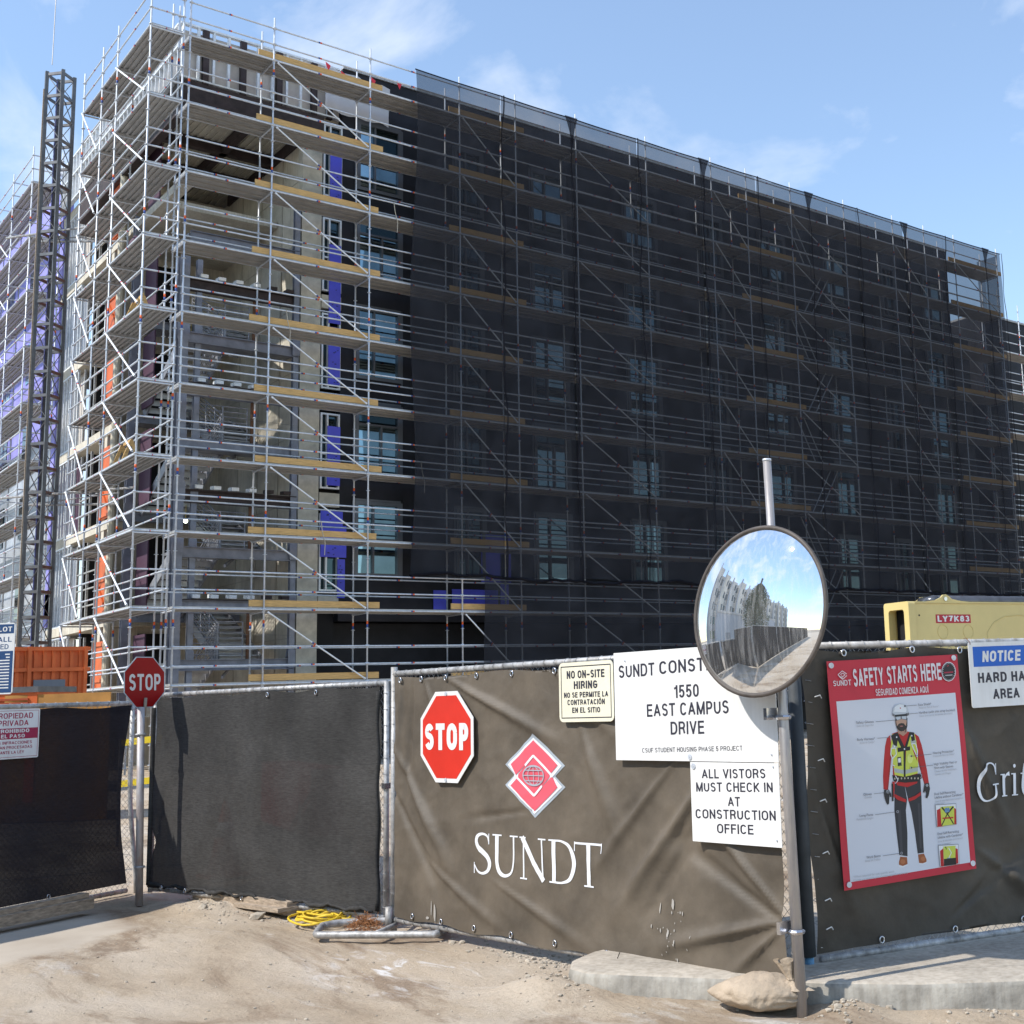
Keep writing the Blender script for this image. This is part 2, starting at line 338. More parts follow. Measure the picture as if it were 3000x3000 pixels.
far = mat('far_ground', (.3, .25, .19), .95, 0, .3, .3)
tag(MB().poly([(-900, -900, -.1), (1200, -900, -.1), (1200, 1200, -.1), (-900, 1200, -.1)]).build('terrain', far), kind='structure')

# sidewalk slab with rounded kerb
edge = [(4.62, 6.42), (4.4, 6.4), (4.2, 6.3), (4.08, 6.14), (4.07, 5.97), (4.26, 5.63), (4.5, 5.22), (4.74, 4.78), (5.03, 4.4), (5.41, 4.06), (6.1, 3.6), (7.2, 3.05), (9.5, 2.3), (13, 1.6)]
inner = [(13, 5.6), (6, 6.3)]
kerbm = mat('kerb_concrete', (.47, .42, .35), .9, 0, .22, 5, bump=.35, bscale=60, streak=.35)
mb = MB(); H = .12
ctr = Vector((6.5, 6.0, 0))
def inset(p, d):
    v = (ctr-Vector((p[0], p[1], 0))).normalized(); return (p[0]+v.x*d, p[1]+v.y*d)
k = len(edge); rows = [([(x, y, -.06) for x, y in edge]), ([(*inset(p, .012), H-.03) for p in edge]), ([(*inset(p, .022), H-.008) for p in edge]), ([(*inset(p, .045), H) for p in edge]), ([(*inset(p, .33), H+.002) for p in edge])]
for r_ in rows: mb.v += r_
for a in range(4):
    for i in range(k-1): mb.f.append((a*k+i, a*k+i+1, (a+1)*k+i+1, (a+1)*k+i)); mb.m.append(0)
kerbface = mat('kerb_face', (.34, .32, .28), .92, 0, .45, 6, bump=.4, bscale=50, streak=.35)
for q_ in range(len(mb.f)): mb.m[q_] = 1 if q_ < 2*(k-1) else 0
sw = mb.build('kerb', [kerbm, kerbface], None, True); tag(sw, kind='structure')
pts = [(*inset(p, .336), H+.002) for p in edge]+[(x, y, H+.002) for x, y in inner]
tag(MB().poly(pts, .06, (0, 0, 1)).build('pavement', kerbm), kind='structure')

# ================================================================ scaffold
OX, OY = 9.65, 34.11
RX = [0, 1.05, 3.42, 6.42, 9.49, 11.58, 14.01, 17.06, 20.16, 21.94, 24.32, 27.4, 30.43, 32.5, 34.58, 37.7]
DZ = [2.27+2*i for i in range(10)]
TR = .0245
def P(x, y, z): return Vector((OX+x, OY+y, z))
scr = thing('scaffold', (OX+15, OY, 0), 'long scaffold along the dark facade, open at its left end and netted to the right', 'scaffold')
cnt = 0
for k, x in enumerate(RX[1:]):
    for y in (0, .95):
        inst('standard', ST[(k+int(y > 0)) % 3], Matrix.Translation(P(x, y, 0)) @ Matrix.Rotation(R(30), 4, 'Z'), scr)
rails_in = MB(); planks_far = MB(); np_ = 0
def bay(parent, a, b, inward, dz, rails=(.5, 1.0), first=True, planks=True, inner_sink=None, top=False):
    """one bay from a to b (vectors at z=0), inward = horizontal vector to the inner row"""
    global np_
    Z = Vector((0, 0, dz))
    inst('ledger', T_BAND, along(a+Z, b+Z, TR), parent)
    for h in rails: inst('guard_rail', T_BAND, along(a+Z+Vector((0, 0, h)), b+Z+Vector((0, 0, h)), TR), parent)
    ai, bi = a+inward*.95, b+inward*.95
    if inner_sink is None:
        inst('ledger', T_BAND, along(ai+Z, bi+Z, TR), parent)
        if not top:
            for h in rails: inst('inner_rail', T_BAND, along(ai+Z+Vector((0, 0, h)), bi+Z+Vector((0, 0, h)), TR), parent)
    else:
        inner_sink.tube(ai+Z, bi+Z, TR, 5)
        if not top:
            for h in rails: inner_sink.tube(ai+Z+Vector((0, 0, h)), bi+Z+Vector((0, 0, h)), TR, 5)
    if planks:
        for q in range(3):
            o = inward*(.16+q*.315); zz = Vector((0, 0, dz+.045))
            if planks is True: inst('deck_plank', PLANK, along(a+o+zz, b+o+zz, (.288, .06), Vector((0, 0, 1))) , parent)
            else: planks.beam(a+o+zz-Vector((0,0,.03)), b+o+zz-Vector((0,0,.03)), .3, .06)
INW = Vector((0, 1, 0))
for lv, z in enumerate(DZ):
    for k in range(1, 15):
        a, b = P(RX[k], 0, 0), P(RX[k+1], 0, 0); np_ += 1
        near = k <= 9
        bay(scr, a, b, INW, z, planks=(True if near else planks_far), inner_sink=(None if k <= 7 else rails_in), top=(lv == 9))
    for k in range(1, 16):
        inst('transom', T_PLAIN, along(P(RX[k], 0, z-.06), P(RX[k], .95, z-.06), TR), scr)
tag(rails_in.build('inner_rail', galv, scr), kind='stuff'); tag(planks_far.build('deck_plank', deckm, scr), kind='stuff')
for k in (2, 4, 6, 8, 10, 12, 14):
    for z in DZ[1:]:
        inst('diagonal_brace', T_BRACE, along(P(RX[k]+.08, -.06, z-.07), P(RX[k+1]-.08, -.06, z-1.93), .022), scr)
rnd = random.Random(3)
for k in (2, 4, 9, 14):
    for z in DZ:
        e0, e1 = (.42, .38) if k == 2 else (.35, .3)
        if k == 2: e0 += rnd.uniform(-.12, .12)
        x0, x1 = RX[k]-e0, RX[k+1]+e1+rnd.uniform(-.1, .1)
        inst('toe_board', BOARD, along(P(x0, .075, z+.17), P(x1, .075, z+.17), (.04, .18), Vector((0, 0, 1))), scr)
# ladder bay behind the net
for z in (18.27, 14.27, 10.27, 6.27):
    for dx in (0, .42):
        MB().tube(P(26.4+dx, .55, z-.1), P(25.2+dx, .55, z-2.0), .025, 6).build('ladder_rail', galv, scr)
        MB().tube(P(24.6+dx, .55, z+1.9), P(25.6+dx, .55, z+.1), .025, 6).build('ladder_rail', galv, scr)
# left-hand scaffold round the stair corner
rr = random.Random(31)
for k, z, x_ in ((2, 12.27, 3.9), (3, 16.27, 7.2), (3, 8.27, 8.1), (2, 6.27, 5.0)):
    t_ = thing('strap', P(x_, -.04, z+.5), 'faded cord tied to the guard rail '+{12.27: 'above the middle toe board', 16.27: 'high beside the net edge', 8.27: 'low beside the net edge', 6.27: 'near the concrete pier'}[z], 'cord')
    MB().path([P(x_, -.03, z+.52), P(x_+.03, -.05, z+.2), P(x_+.12, -.04, z-.1), P(x_+.1, -.05, z-.45)], .012, 5).build('cord', mat('faded_cord', (.5, .45, .36), .9), t_)
scl = thing('scaffold', (OX, OY+3, 0), 'bare unnetted scaffold wrapping the open stair corner left of the dark facade', 'scaffold')
LY = [0, 3.10, 4.66, 6.72]
for i, (x, y) in enumerate([(0, 0), (0, 3.10), (0, 4.66), (0, 6.72), (.87, 0), (.87, .95), (.87, 3.1), (.87, 4.66), (.87, 6.72)]):
    inst('standard', ST[i % 3], Matrix.Translation(P(x, y, 0)) @ Matrix.Rotation(R(30), 4, 'Z'), scl)
for lv, z in enumerate(DZ):
    for k in range(3):
        bay(scl, P(0, LY[k], 0), P(0, LY[k+1], 0), Vector((1, 0, 0))*.92, z, top=(lv == 9))
    for h in (0, .5, 1.0):
        inst('guard_rail', T_BAND, along(P(0, 0, z+h), P(.87, 0, z+h), TR), scl)
    for y in LY: inst('transom', T_PLAIN, along(P(0, y, z-.06), P(.87, y, z-.06), TR), scl)
    if lv > 0:
        inst('diagonal_brace', T_BRACE, along(P(-.07, 3.0, z-.07), P(-.07, .1, z-1.93), .026), scl)
        inst('diagonal_brace', T_BRACE, along(P(-.07, 6.62, z-.07), P(-.07, 4.76, z-1.93), .026), scl)
# far-left scaffold beyond the hoist mast
scf = thing('scaffold', (OX, OY+20, 0), 'receding scaffold at the left edge, beyond the hoist mast', 'scaffold')
FY = [13.3, 16.3, 19.4, 22.4, 25.5, 28.5, 31.6]
for i, y in enumerate(FY):
    for x in (0, .95): inst('standard', ST[i % 3], Matrix.Translation(P(x, y, 0)), scf)
for lv, z in enumerate(DZ):
    for k in range(len(FY)-1):
        bay(scf, P(0, FY[k], 0), P(0, FY[k+1], 0), Vector((1, 0, 0)), z, top=(lv == 9))
    for y in FY[:4]:
        for h in (0, .5, 1): inst('guard_rail', T_PLAIN, along(P(0, y, z+h), P(.95, y, z+h), TR), scf)
    if lv > 0:
        for k in (1, 3): inst('diagonal_brace', T_BRACE, along(P(-.07, FY[k+1], z-.07), P(-.07, FY[k], z-1.93), .024), scf)

# debris net sheets
SX = [7.82, 10.9, 13.66, 16.5, 19.5, 22.29, 25.1, 27.97, 30.9, 33.55, 36.5, 37.72]
ZT, ZB = 21.27, 5.33
def net_sheet(x0, x1, z0, z1, sd, low=False):
    mb = MB(); nx_, nz_ = 14, 40; rr = random.Random(sd); ph = [rr.uniform(0, 6) for _ in range(5)]
    for j in range(nz_+1):
        for i in range(nx_+1):
            u = i/nx_; v = j/nz_; x = x0+(x1-x0)*u; z = z0+(z1-z0)*v
            sag = -.02*(math.sin(u*math.pi)) if j == nz_ else 0
            if x0 < 8 and i == 0 and not low: x += .12*math.sin(v*9)-.15*(1-v)
            y = -.21+.05*math.sin(u*math.pi*2+ph[0])*math.sin(v*7+ph[1])+.03*noise.noise((x*1.3, z*.5, sd))
            zz = z+sag+(.06*math.sin(u*5+ph[2])*(1-v)**8)
            mb.v.append(tuple(P(x, y, zz)))
    for j in range(nz_):
        for i in range(nx_):
            a = j*(nx_+1)+i; mb.f.append((a, a+1, a+nx_+2, a+nx_+1)); mb.m.append(0)
    return mb
NTH = ['leftmost, with a free left edge beside the open bays', 'second from its left edge', 'third from its left edge', 'fourth from its left edge', 'fifth from its left edge', 'sixth from its left edge', 'seventh from its left edge', 'fourth from the right corner', 'third from the right corner', 'next to last at the right corner', 'narrow last one at the right corner']
for i in range(11):
    x0, x1 = SX[i], SX[i+1]
    nn_ = net_sheet(x0, x1, ZB, ZT, i).build('debris_net', net_m, None, True)
    tag(nn_, 'dark net sheet on the scaffold, '+NTH[i], 'debris net', 'debris net sheets on the scaffold')
    WM[nn_.name] = Matrix()
    s = MB(); rr = random.Random(i+50); wob = [rr.uniform(0, 6) for _ in range(3)]
    pts = []; nseg = 60; lowz = 5.25
    for j in range(nseg+1):
        z = lowz+(ZT-lowz)*j/nseg; pts.append((x1+.05*math.sin(z*1.1+wob[0])+.03*math.sin(z*3+wob[1]), z, .016+.012*abs(math.sin(z*1.7+wob[2]))+(.25*max(0, (z-20.1)/1.2)**2 if i % 2 == 1 else 0)))
    for x, z, hw in pts: s.v += [tuple(P(x-hw, -.31, z)), tuple(P(x+hw, -.32, z))]
    for j in range(nseg): s.f.append((2*j, 2*j+1, 2*j+3, 2*j+2)); s.m.append(0)
    s.build('fold', seam_m, nn_)
    t = MB(); t.path([P(x0+(x1-x0)*q/8, -.22, ZT-.02*math.sin(q/8*math.pi)) for q in range(9)], .022, 5); t.build('top_hem', seam_m, nn_)
# lower skirt of net below the hem
low = net_sheet(10.12, 37.7, 1.2, 5.33, 77).build('debris_net', net_m, None, True)
tag(low, 'lower skirt of dark net with wavy hem, below the tall sheets', 'debris net', 'debris net sheets on the scaffold')
t = MB(); rr = random.Random(5); zz = 5.28; pts = []
for q in range(120):
    zz += rr.uniform(-.05, .05)-(zz-5.3)*.2; pts.append(P(7.6+q*30.1/119, -.3, zz))
t.path(pts, .05, 5); t.build('hem', seam_m, low)
# end sheet turning the right corner
mb = MB()
for j in range(21):
    for i in range(5): mb.v.append(tuple(P(37.74+.04*math.sin(j+i), i*.28, 1.2+(ZT-1.2)*j/20)))
for j in range(20):
    for i in range(4): a = j*5+i; mb.f.append((a, a+1, a+6, a+5)); mb.m.append(0)
tag(mb.build('debris_net', net_m, None, True), 'narrow net sheet closing the far right end of the scaffold, edge-on to the street', 'debris net', 'debris net sheets on the scaffold')

# ================================================================ building
bd = thing('building', (OX+20, OY+12, 0), 'seven-storey block under construction with dark sheathed facade and open stair corner', 'building')
WY = 1.5
def B(mb, x0, y0, z0, x1, y1, z1, mi=0): mb.box(P(x0, y0, z0), P(x1, y1, z1), mi); return mb
FL = [1.5, 4.6, 7.65, 10.7, 13.75, 16.85]; ROOF = 19.75
WCOL = [(6.73, 8.13), (13.12, 14.45), (17.13, 18.54), (23.89, 25.24), (27.67, 28.95), (34.0, 35.3)]
WZ = [(17.65-3.05*k, 19.85-3.05*k) for k in range(5)]
DARKW = [(10.15, 11.1), (20.9, 21.8), (31.2, 32.0)]
# facade wall with real openings: columns of wall between window columns, then spandrels
cols_ = sorted(WCOL+DARKW)
xprev = 6.2; wall = MB()
for (a, b) in cols_:
    B(wall, xprev, WY, 4.07, a, WY+.3, 21.5); xprev = b
    zs = 4.07
    for (z0, z1) in sorted(WZ): B(wall, a, WY, zs, b, WY+.3, z0); zs = z1
    B(wall, a, WY, zs, b, WY+.3, 21.5)
B(wall, xprev, WY, 4.07, 35.9, WY+.3, 21.5)
B(wall, 5.6, WY+.9, 0, 37, WY+1.1, 4.07); B(wall, 35.9, WY+.01, 4.07, 37.1, WY+.29, 17.4)
wall.build('facade_wall', barrier, bd)
mb = MB(); B(mb, 35.6, WY+.3, 0, 35.9, 16, 21.5); B(mb, 5.6, 15.7, 0, 35.9, 16, 21.5); mb.build('rear_wall', barrier, bd)
mb = MB(); B(mb, 5.5, WY+.3, ROOF, 35.6, 15.7, ROOF+.3); mb.build('roof', conc, bd)
mb = MB(); B(mb, 6.2, WY-.05, 21.5, 35.9, WY+.4, 21.56); mb.build('coping', galv2, bd)
for fz in FL[1:]:
    mb = MB(); B(mb, 5.5, WY+.31, fz-.22, 35.6, 15.7, fz); mb.build('floor_slab', conc, bd)
# near-black liner standing in for interior shade, so that openings read deep
mb = MB(); B(mb, 5.62, 4.2, 4.1, 35.5, 4.3, 19.7); mb.build('dark_liner', black, bd)
FR = {}
def window(x0, x1, z0, z1, tall, light=False, nopane=()):
    w_ = x1-x0; h_ = z1-z0; fm = frame_m
    wd = bpy.data.objects.new('window', None); col.objects.link(wd); wd.matrix_basis = Matrix.Translation(P(x0, WY, z0)); wd.empty_display_size = .2; attach(wd, bd)
    key = (round(w_, 3), round(h_, 3), tall)
    if key not in FR:
        f = MB(); t = .06
        for a, b, c, d in ((-.05, -.05, w_+.05, t), (-.05, h_-t, w_+.05, h_+.05), (-.05, t, t, h_-t), (w_-t, t, w_+.05, h_-t)): f.box((a, -.07, b), (c, .1, d))
        f.box((-.12, -.045, -.1), (-.06, -.02, h_+.12)); f.box((w_+.06, -.045, -.1), (w_+.12, -.02, h_+.12)); f.box((-.12, -.045, h_+.06), (w_+.12, -.02, h_+.12)); f.box((-.12, -.045, -.16), (w_+.12, -.02, -.1))
        tz = h_*(.72 if tall else .5)
        f.box((t, -.05, tz-.03), (w_-t, .08, tz+.03)); mxx = w_*(.58 if tall else .4)
        f.box((mxx-.03, -.05, t), (mxx+.03, .08, tz-.03))
        if not tall: f.box((mxx-.03, -.05, tz+.03), (mxx+.03, .08, h_-t))
        p = MB(); p.box((0, 0, 0), (1, .015, 1))
        FR[key] = (mesh_of(f, 'window_frame', frame_m), tz, mxx, t)
    fm_, tz, mxx, t = FR[key]
    inst('window_frame', fm_, Matrix.Translation(P(x0, WY, z0)), wd)
    cells = [(t, t, mxx-.03, tz-.03, 0), (mxx+.03, t, w_-t, tz-.03, 1)]+([(t, tz+.03, w_-t, h_-t, 2)] if tall else [(t, tz+.03, mxx-.03, h_-t, 2), (mxx+.03, tz+.03, w_-t, h_-t, 3)])
    for a, b, c, d, q in cells:
        me = PANE_D if q in nopane else PANE
        M = Matrix.Translation(P(x0+a, WY+.02, z0+b)) @ Matrix.Diagonal((c-a, 1, d-b, 1)); inst('pane', me, M, wd)
mb = MB().box((0, 0, 0), (1, .02, 1)); PANE = mesh_of(mb, 'pane', glass); mb = MB().box((0, 0, 0), (1, .02, 1)); PANE_D = mesh_of(mb, 'pane_dark', glass_dk)
rr = random.Random(11)
for ci, (a, b) in enumerate(WCOL):
    for k, (z0, z1) in enumerate(WZ):
        window(a, b, z0, z1, k in (1, 3), nopane=((3,) if k == 0 and ci == 0 else (2,) if k in (1, 3) else (0,) if (k+ci) % 3 == 0 else ()))
for (a, b) in DARKW:
    for k, (z0, z1) in enumerate(WZ):
        if (a > 30 and k % 2): continue
        window(a, b, z0, z1, False, nopane=(0, 1, 2, 3))
# narrow glazed strip beside the concrete pier, with blue sheathing panels
for k, (z0, z1) in enumerate([(17.15, 19.5), (14.1, 16.45), (11.05, 13.4), (8.0, 10.3), (4.95, 7.25)]):
    wd = bpy.data.objects.new('window', None); col.objects.link(wd); wd.matrix_basis = Matrix.Translation(P(5.6, WY, z0)); attach(wd, bd)
    f = MB(); h = z1-z0
    for q in (0, .19, .55): f.box(P(5.6+q, WY-.02, z0), P(5.65+q, WY+.1, z1))
    for q in (0, h-.05): f.box(P(5.651, WY-.015, z0+q), P(6.15, WY+.095, z0+q+.05))
    if k % 2: f.box(P(5.651, WY-.012, z0+h*.45), P(6.15, WY+.09, z0+h*.45+.05))
    f.build('window_frame', frame_l, wd)
    g = MB(); g.box(P(5.66, WY+.12, z0), P(6.19, WY+.14, z1)); g.build('pane', glass_dk, wd)
for (x0, x1, z0, z1) in [(5.8, 6.17, 17.0, 18.75), (5.8, 6.17, 13.1, 15.6), (5.8, 6.17, 11.15, 12.4), (5.8, 6.17, 12.5, 12.98), (5.8, 6.2, 8.1, 9.9), (5.62, 6.3, 6.1, 7.35), (5.62, 6.42, 5.95, 6.9), (6.15, 6.38, 4.75, 5.9)]:
    mb = MB(); B(mb, x0, WY-.06+(.004 if z0 == 5.95 else 0), z0, x1, WY-.03, z1); mb.build('sheathing_panel', purple, bd)
rr = random.Random(9)
for (x0, x1, z0, z1) in [(5.82, 6.15, 17.1, 18.7), (5.82, 6.15, 13.2, 15.5), (5.82, 6.15, 11.2, 12.3), (5.82, 6.18, 8.2, 9.8), (5.7, 6.28, 6.0, 7.3), (6.17, 6.36, 4.8, 5.85)]:
    mb = MB()
    for q in range(9):
        x, z = rr.uniform(x0, x1-.08), rr.uniform(z0, z1-.05); mb.add([P(x, WY-.066, z), P(x+rr.uniform(.02, .08), WY-.066, z), P(x+.05, WY-.066, z+.03), P(x, WY-.066, z+.025)], [(0, 1, 2, 3)])
    o = mb.build('printed_mark', flat(.02, .02, .09), bd); o['kind'] = 'stuff'
for fz in FL[1:]:
    mb = MB(); B(mb, 5.58, WY-.03, fz-.2, 6.2, WY+.3, fz+.22); mb.build('slab_edge', conc_light, bd)
mb = MB(); B(mb, 5.58, WY+.31, 0, 6.2, WY+.5, 21); mb.build('strip_backing', black, bd)
for (x0, x1, z0, z1) in [(9.3, 9.75, 4.45, 5.05), (9.95, 11.6, 4.45, 5.1), (11.7, 12.0, 4.45, 6.3), (11.0, 12.1, 5.35, 6.9)]:
    mb = MB(); B(mb, x0, WY-.05, z0, x1, WY-.02, z1); mb.build('sheathing_panel', purple, bd)
# concrete shear wall of the stair shaft and its pier
mb = MB(); B(mb, 5.02, WY+.35, 0, 5.3, 8.4, ROOF-.9); mb.build('shear_wall', conc, bd)
mb = MB(); B(mb, 4.95, WY, 0, 5.56, WY+.33, ROOF-1.0); mb.build('pier', conc_light, bd)
mb = MB()
for y in (3.2, 4.9, 6.6): B(mb, 4.99, y, .2, 5.019, y+.02, ROOF-.9)
for z in range(1, 18, 2): B(mb, 5.005, WY+.36, z+.6, 5.0195, 8.3, z+.62)
mb.build('form_joint', mat('joint', (.42, .39, .33), .95), bd)
mb = MB(); B(mb, 1.5, 8.4, 0, 5.3, 8.7, ROOF-.9); mb.build('shaft_rear_wall', conc, bd)
for z in (2.0, 5.1, 8.2, 11.2, 14.2):
    mb = MB(); B(mb, 2.6, 8.36, z, 3.9, 8.39, z+2.1); mb.build('doorway', black, bd)
# steel frame of the stair corner
for (x, y, s) in [(1.45, WY, .26), (1.45, 6.0, .2), (4.75, WY+.02, .16), (1.95, WY+.12, .15)]:
    mb = MB(); t = .02
    tp = 17.0 if x > 4 or y > 5 else 14.4; B(mb, x, y, 0, x+s, y+t, tp); B(mb, x, y+s-t, 0, x+s, y+s, tp); B(mb, x+s/2-.01, y+t, 0, x+s/2+.01, y+s-t, tp)
    for z in [f+q for f in FL[:4] for q in (-.25, 1.25)]: B(mb, x-.03, y-.012, z, x+s+.03, y-.001, z+.5)
    mb.build('steel_column', primer, bd)
def ibeam(x0, x1, y, z1, h, m, name='steel_beam'):
    mb = MB(); B(mb, x0, y, z1-.02, x1, y+.16, z1); B(mb, x0, y, z1-h, x1, y+.16, z1-h+.02); B(mb, x0, y+.075, z1-h+.02, x1, y+.085, z1-.02); return mb.build(name, m, bd)
for i, fz in enumerate(FL[1:5]):
    ibeam(1.72, 4.75, WY+.04, fz+.02, .34, primer if i % 2 == 0 else brownst)
    mb = MB(); B(mb, 1.72, WY+.0, fz+.021, 4.9, WY+.15, fz+.05); mb.build('ledger_angle', brownst, bd)
    for q in range(6):
        mb = MB(); x = 2.1+q*.5; mb.beam(P(x, WY-.06, fz+.12), P(x+.02, WY+.3, fz+.16), .2, .1); mb.build('bracket', white_g if q < 4 else brownst, bd)
for mz in (3.0, 6.1, 9.15, 12.2, 15.2):
    ibeam(1.72, 4.9, WY+.02, mz, .3, primer)
    mb = MB(); B(mb, 1.7, WY+.2, mz-.12, 4.98, WY+1.5, mz-.04); mb.build('landing', stair_m, bd)
    mb = MB(); mb.beam(P(2.9, WY+.1, mz-.5), P(3.6, WY+1.4, mz-.16), .05, .08); mb.beam(P(4.7, WY+.1, mz+.02), P(4.95, WY+.5, mz+.6), .04, .04); mb.build('knee_brace', stair_m, bd)
for fz in FL[1:5]:
    mb = MB(); B(mb, 1.7, 6.1, fz-.12, 4.98, 8.38, fz-.03); mb.build('landing', stair_m, bd)
    ibeam(1.7, 4.98, 6.0, fz-.04, .25, primer)
TREAD = mesh_of(MB().box((0, 0, -.03), (1.2, .3, 0)).box((0, .27, -.17), (1.2, .3, -.031)), 'tread', tread_m)
def flight(x, y0, z0, y1, z1, open_side):
    fl = bpy.data.objects.new('stair_flight', None); col.objects.link(fl); fl.matrix_basis = Matrix.Translation(P(x, y0, z0)); attach(fl, bd)
    n_ = 9
    for q in range(n_):
        t_ = (q+.5)/n_; M = Matrix.Translation(P(x, y0+(y1-y0)*q/n_, z0+(z1-z0)*(q+1)/n_))
        if y1 < y0: M = Matrix.Translation(P(x+1.2, y0+(y1-y0)*q/n_, z0+(z1-z0)*(q+1)/n_)) @ Matrix.Rotation(math.pi, 4, 'Z')
        inst('tread', TREAD, M, fl)
    for xx in (x-.03, x+1.23):
        mb = MB(); mb.beam(P(xx, y0, z0-.02), P(xx, y1, z1-.02), .05, .3); mb.build('stringer', stair_m, fl)
    for xx in ((x+1.23,) if open_side else (x-.03,)):
        mb = MB()
        for h in (.2, .32, .44, .56, .68, .8, .92, 1.05): mb.tube(P(xx, y0, z0+h), P(xx, y1, z1+h), .016 if h < 1 else .022, 5)
        for q in range(5): t_ = q/4; mb.tube(P(xx, y0+(y1-y0)*t_, z0+(z1-z0)*t_), P(xx, y0+(y1-y0)*t_, z0+(z1-z0)*t_+1.05), .022, 5)
        mb.build('railing', stair_m, fl)
mids = [3.0, 6.1, 9.15, 12.2, 15.2]
for i, mz in enumerate(mids[:4]):
    up_ = FL[i+1]; dn = FL[i] if i else 1.5
    flight(3.3, WY+1.5, mz, 6.1, up_, False)       # right flight climbs away from the street
    flight(1.95, 6.1, dn, WY+1.5, mz, True)       # left flight climbs toward the street
    mb = MB()
    for h in (.15, .3, .45, .6, .75, .9, 1.05): mb.tube(P(2.1, WY+.25, mz+h), P(3.5, WY+.25, mz+h), .016, 5)
    for x in (2.1, 2.8, 3.5): mb.tube(P(x, WY+.25, mz), P(x, WY+.25, mz+1.05), .022, 5)
    mb.build('landing_railing', stair_m, bd)
    mb = MB(); mb.tube(P(3.62, WY+.2, mz), P(3.62, WY+.2, mz+1.35), .045, 6); mb.build('temporary_post', mat('rusty_post', (.16, .08, .045), .9, 0, .4, 9), bd)
    mb = MB()
    for h in (.7, 1.25): mb.tube(P(2.0, WY+.02, mz+h), P(4.8, WY+.02, mz+h-.04), .006, 4)
    mb.build('cable_rail', steeld, bd)
# top of the stair corner: soffit, deep brown beams, stud parapet
mb = MB()
for q in range(36): B(mb, 1.5+q*.105, WY+.2, ROOF-.62+(.04 if q % 2 else 0), 1.5+(q+1)*.105, 12.0, ROOF-.5)
mb.build('roof_decking', conc, bd)
mb = MB(); B(mb, 1.3, WY, ROOF-1.05, 5.6, WY+.25, ROOF-.05); B(mb, 1.3, WY+.25, ROOF-1.05, 1.55, 12.3, ROOF-.05)
for y in (3.9, 6.2): B(mb, 1.55, y, ROOF-.95, 5.5, y+.25, ROOF-.62)
B(mb, 3.3, WY+.25, ROOF-.95, 3.5, 8, ROOF-.64); B(mb, 4.95, WY+.33, ROOF-.98, 5.3, 8, ROOF-.62)
mb.build('edge_beam', brownst, bd)
mb = MB(); B(mb, 1.5, WY+.2, FL[5]-.25, 1.8, 8.4, FL[5]); B(mb, 1.8, 3.6, FL[5]-.25, 5.0, 8.4, FL[5]-.02); mb.build('floor_slab', conc, bd)
S_H = 21.45-ROOF
STUD = mesh_of(MB().box((-.02, -.05, 0), (.02, .05, S_H)).box((.021, -.05, 0), (.05, -.046, S_H)), 'stud', stud)
for q in range(11):
    inst('stud', STUD, Matrix.Translation(P(1.32+q*.44, WY+.05, ROOF)), bd)
for q in range(33):
    inst('stud', STUD, Matrix.Translation(P(1.28, 1.7+q*.405, ROOF)) @ Matrix.Rotation(R(90), 4, 'Z'), bd)
for x in (1.9, 3.0, 4.1, 5.2, 5.7):
    mb = MB(); B(mb, x, WY-.02, ROOF-.05, x+.17, WY+.13, 21.4); mb.build('parapet_post', brownst, bd)
for (z0, z1) in [(ROOF, ROOF+.05), (ROOF+.95, ROOF+1.0), (21.4, 21.46)]:
    mb = MB(); B(mb, 1.25, WY-.021, z0, 6.1, WY+.12, z1); mb.build('stud_track', stud, bd)
    mb = MB(); B(mb, 1.21, WY+.13, z0, 1.35, 15.1, z1); mb.build('stud_track', stud, bd)
mb = MB(); B(mb, 1.4, WY+.16, ROOF, 6.15, WY+.19, 21.3); B(mb, 1.36, WY+.2, ROOF+.05, 1.39, 15.0, 21.3); mb.build('parapet_board', gyp, bd)
mb = MB()
for i in range(9):
    for j in range(5): mb.v.append(tuple(P(5.55+i*.27, WY-.15-.05*math.sin(i*1.3+j), 19.9+j*.36-(.02*i if j == 4 else 0)+(.05*math.sin(i*2))))) 
for j in range(4):
    for i in range(8): a = j*9+i; mb.f.append((i*5+j, i*5+5+j, i*5+6+j, i*5+1+j)); mb.m.append(0)
mb.build('plastic_sheet', plastic, bd, True)
for (x, z) in [(5.5, 21.4), (6.0, 21.25), (7.0, 21.35), (7.9, 21.5)]:
    mb = MB(); mb.poly([P(x, WY-.3, z), P(x+.16, WY-.32, z-.1), P(x+.1, WY-.3, z-.28), P(x+.02, WY-.31, z-.12)], .01, (0, -1, 0)); mb.build('warning_tape', flat(.7, .03, .05), bd)
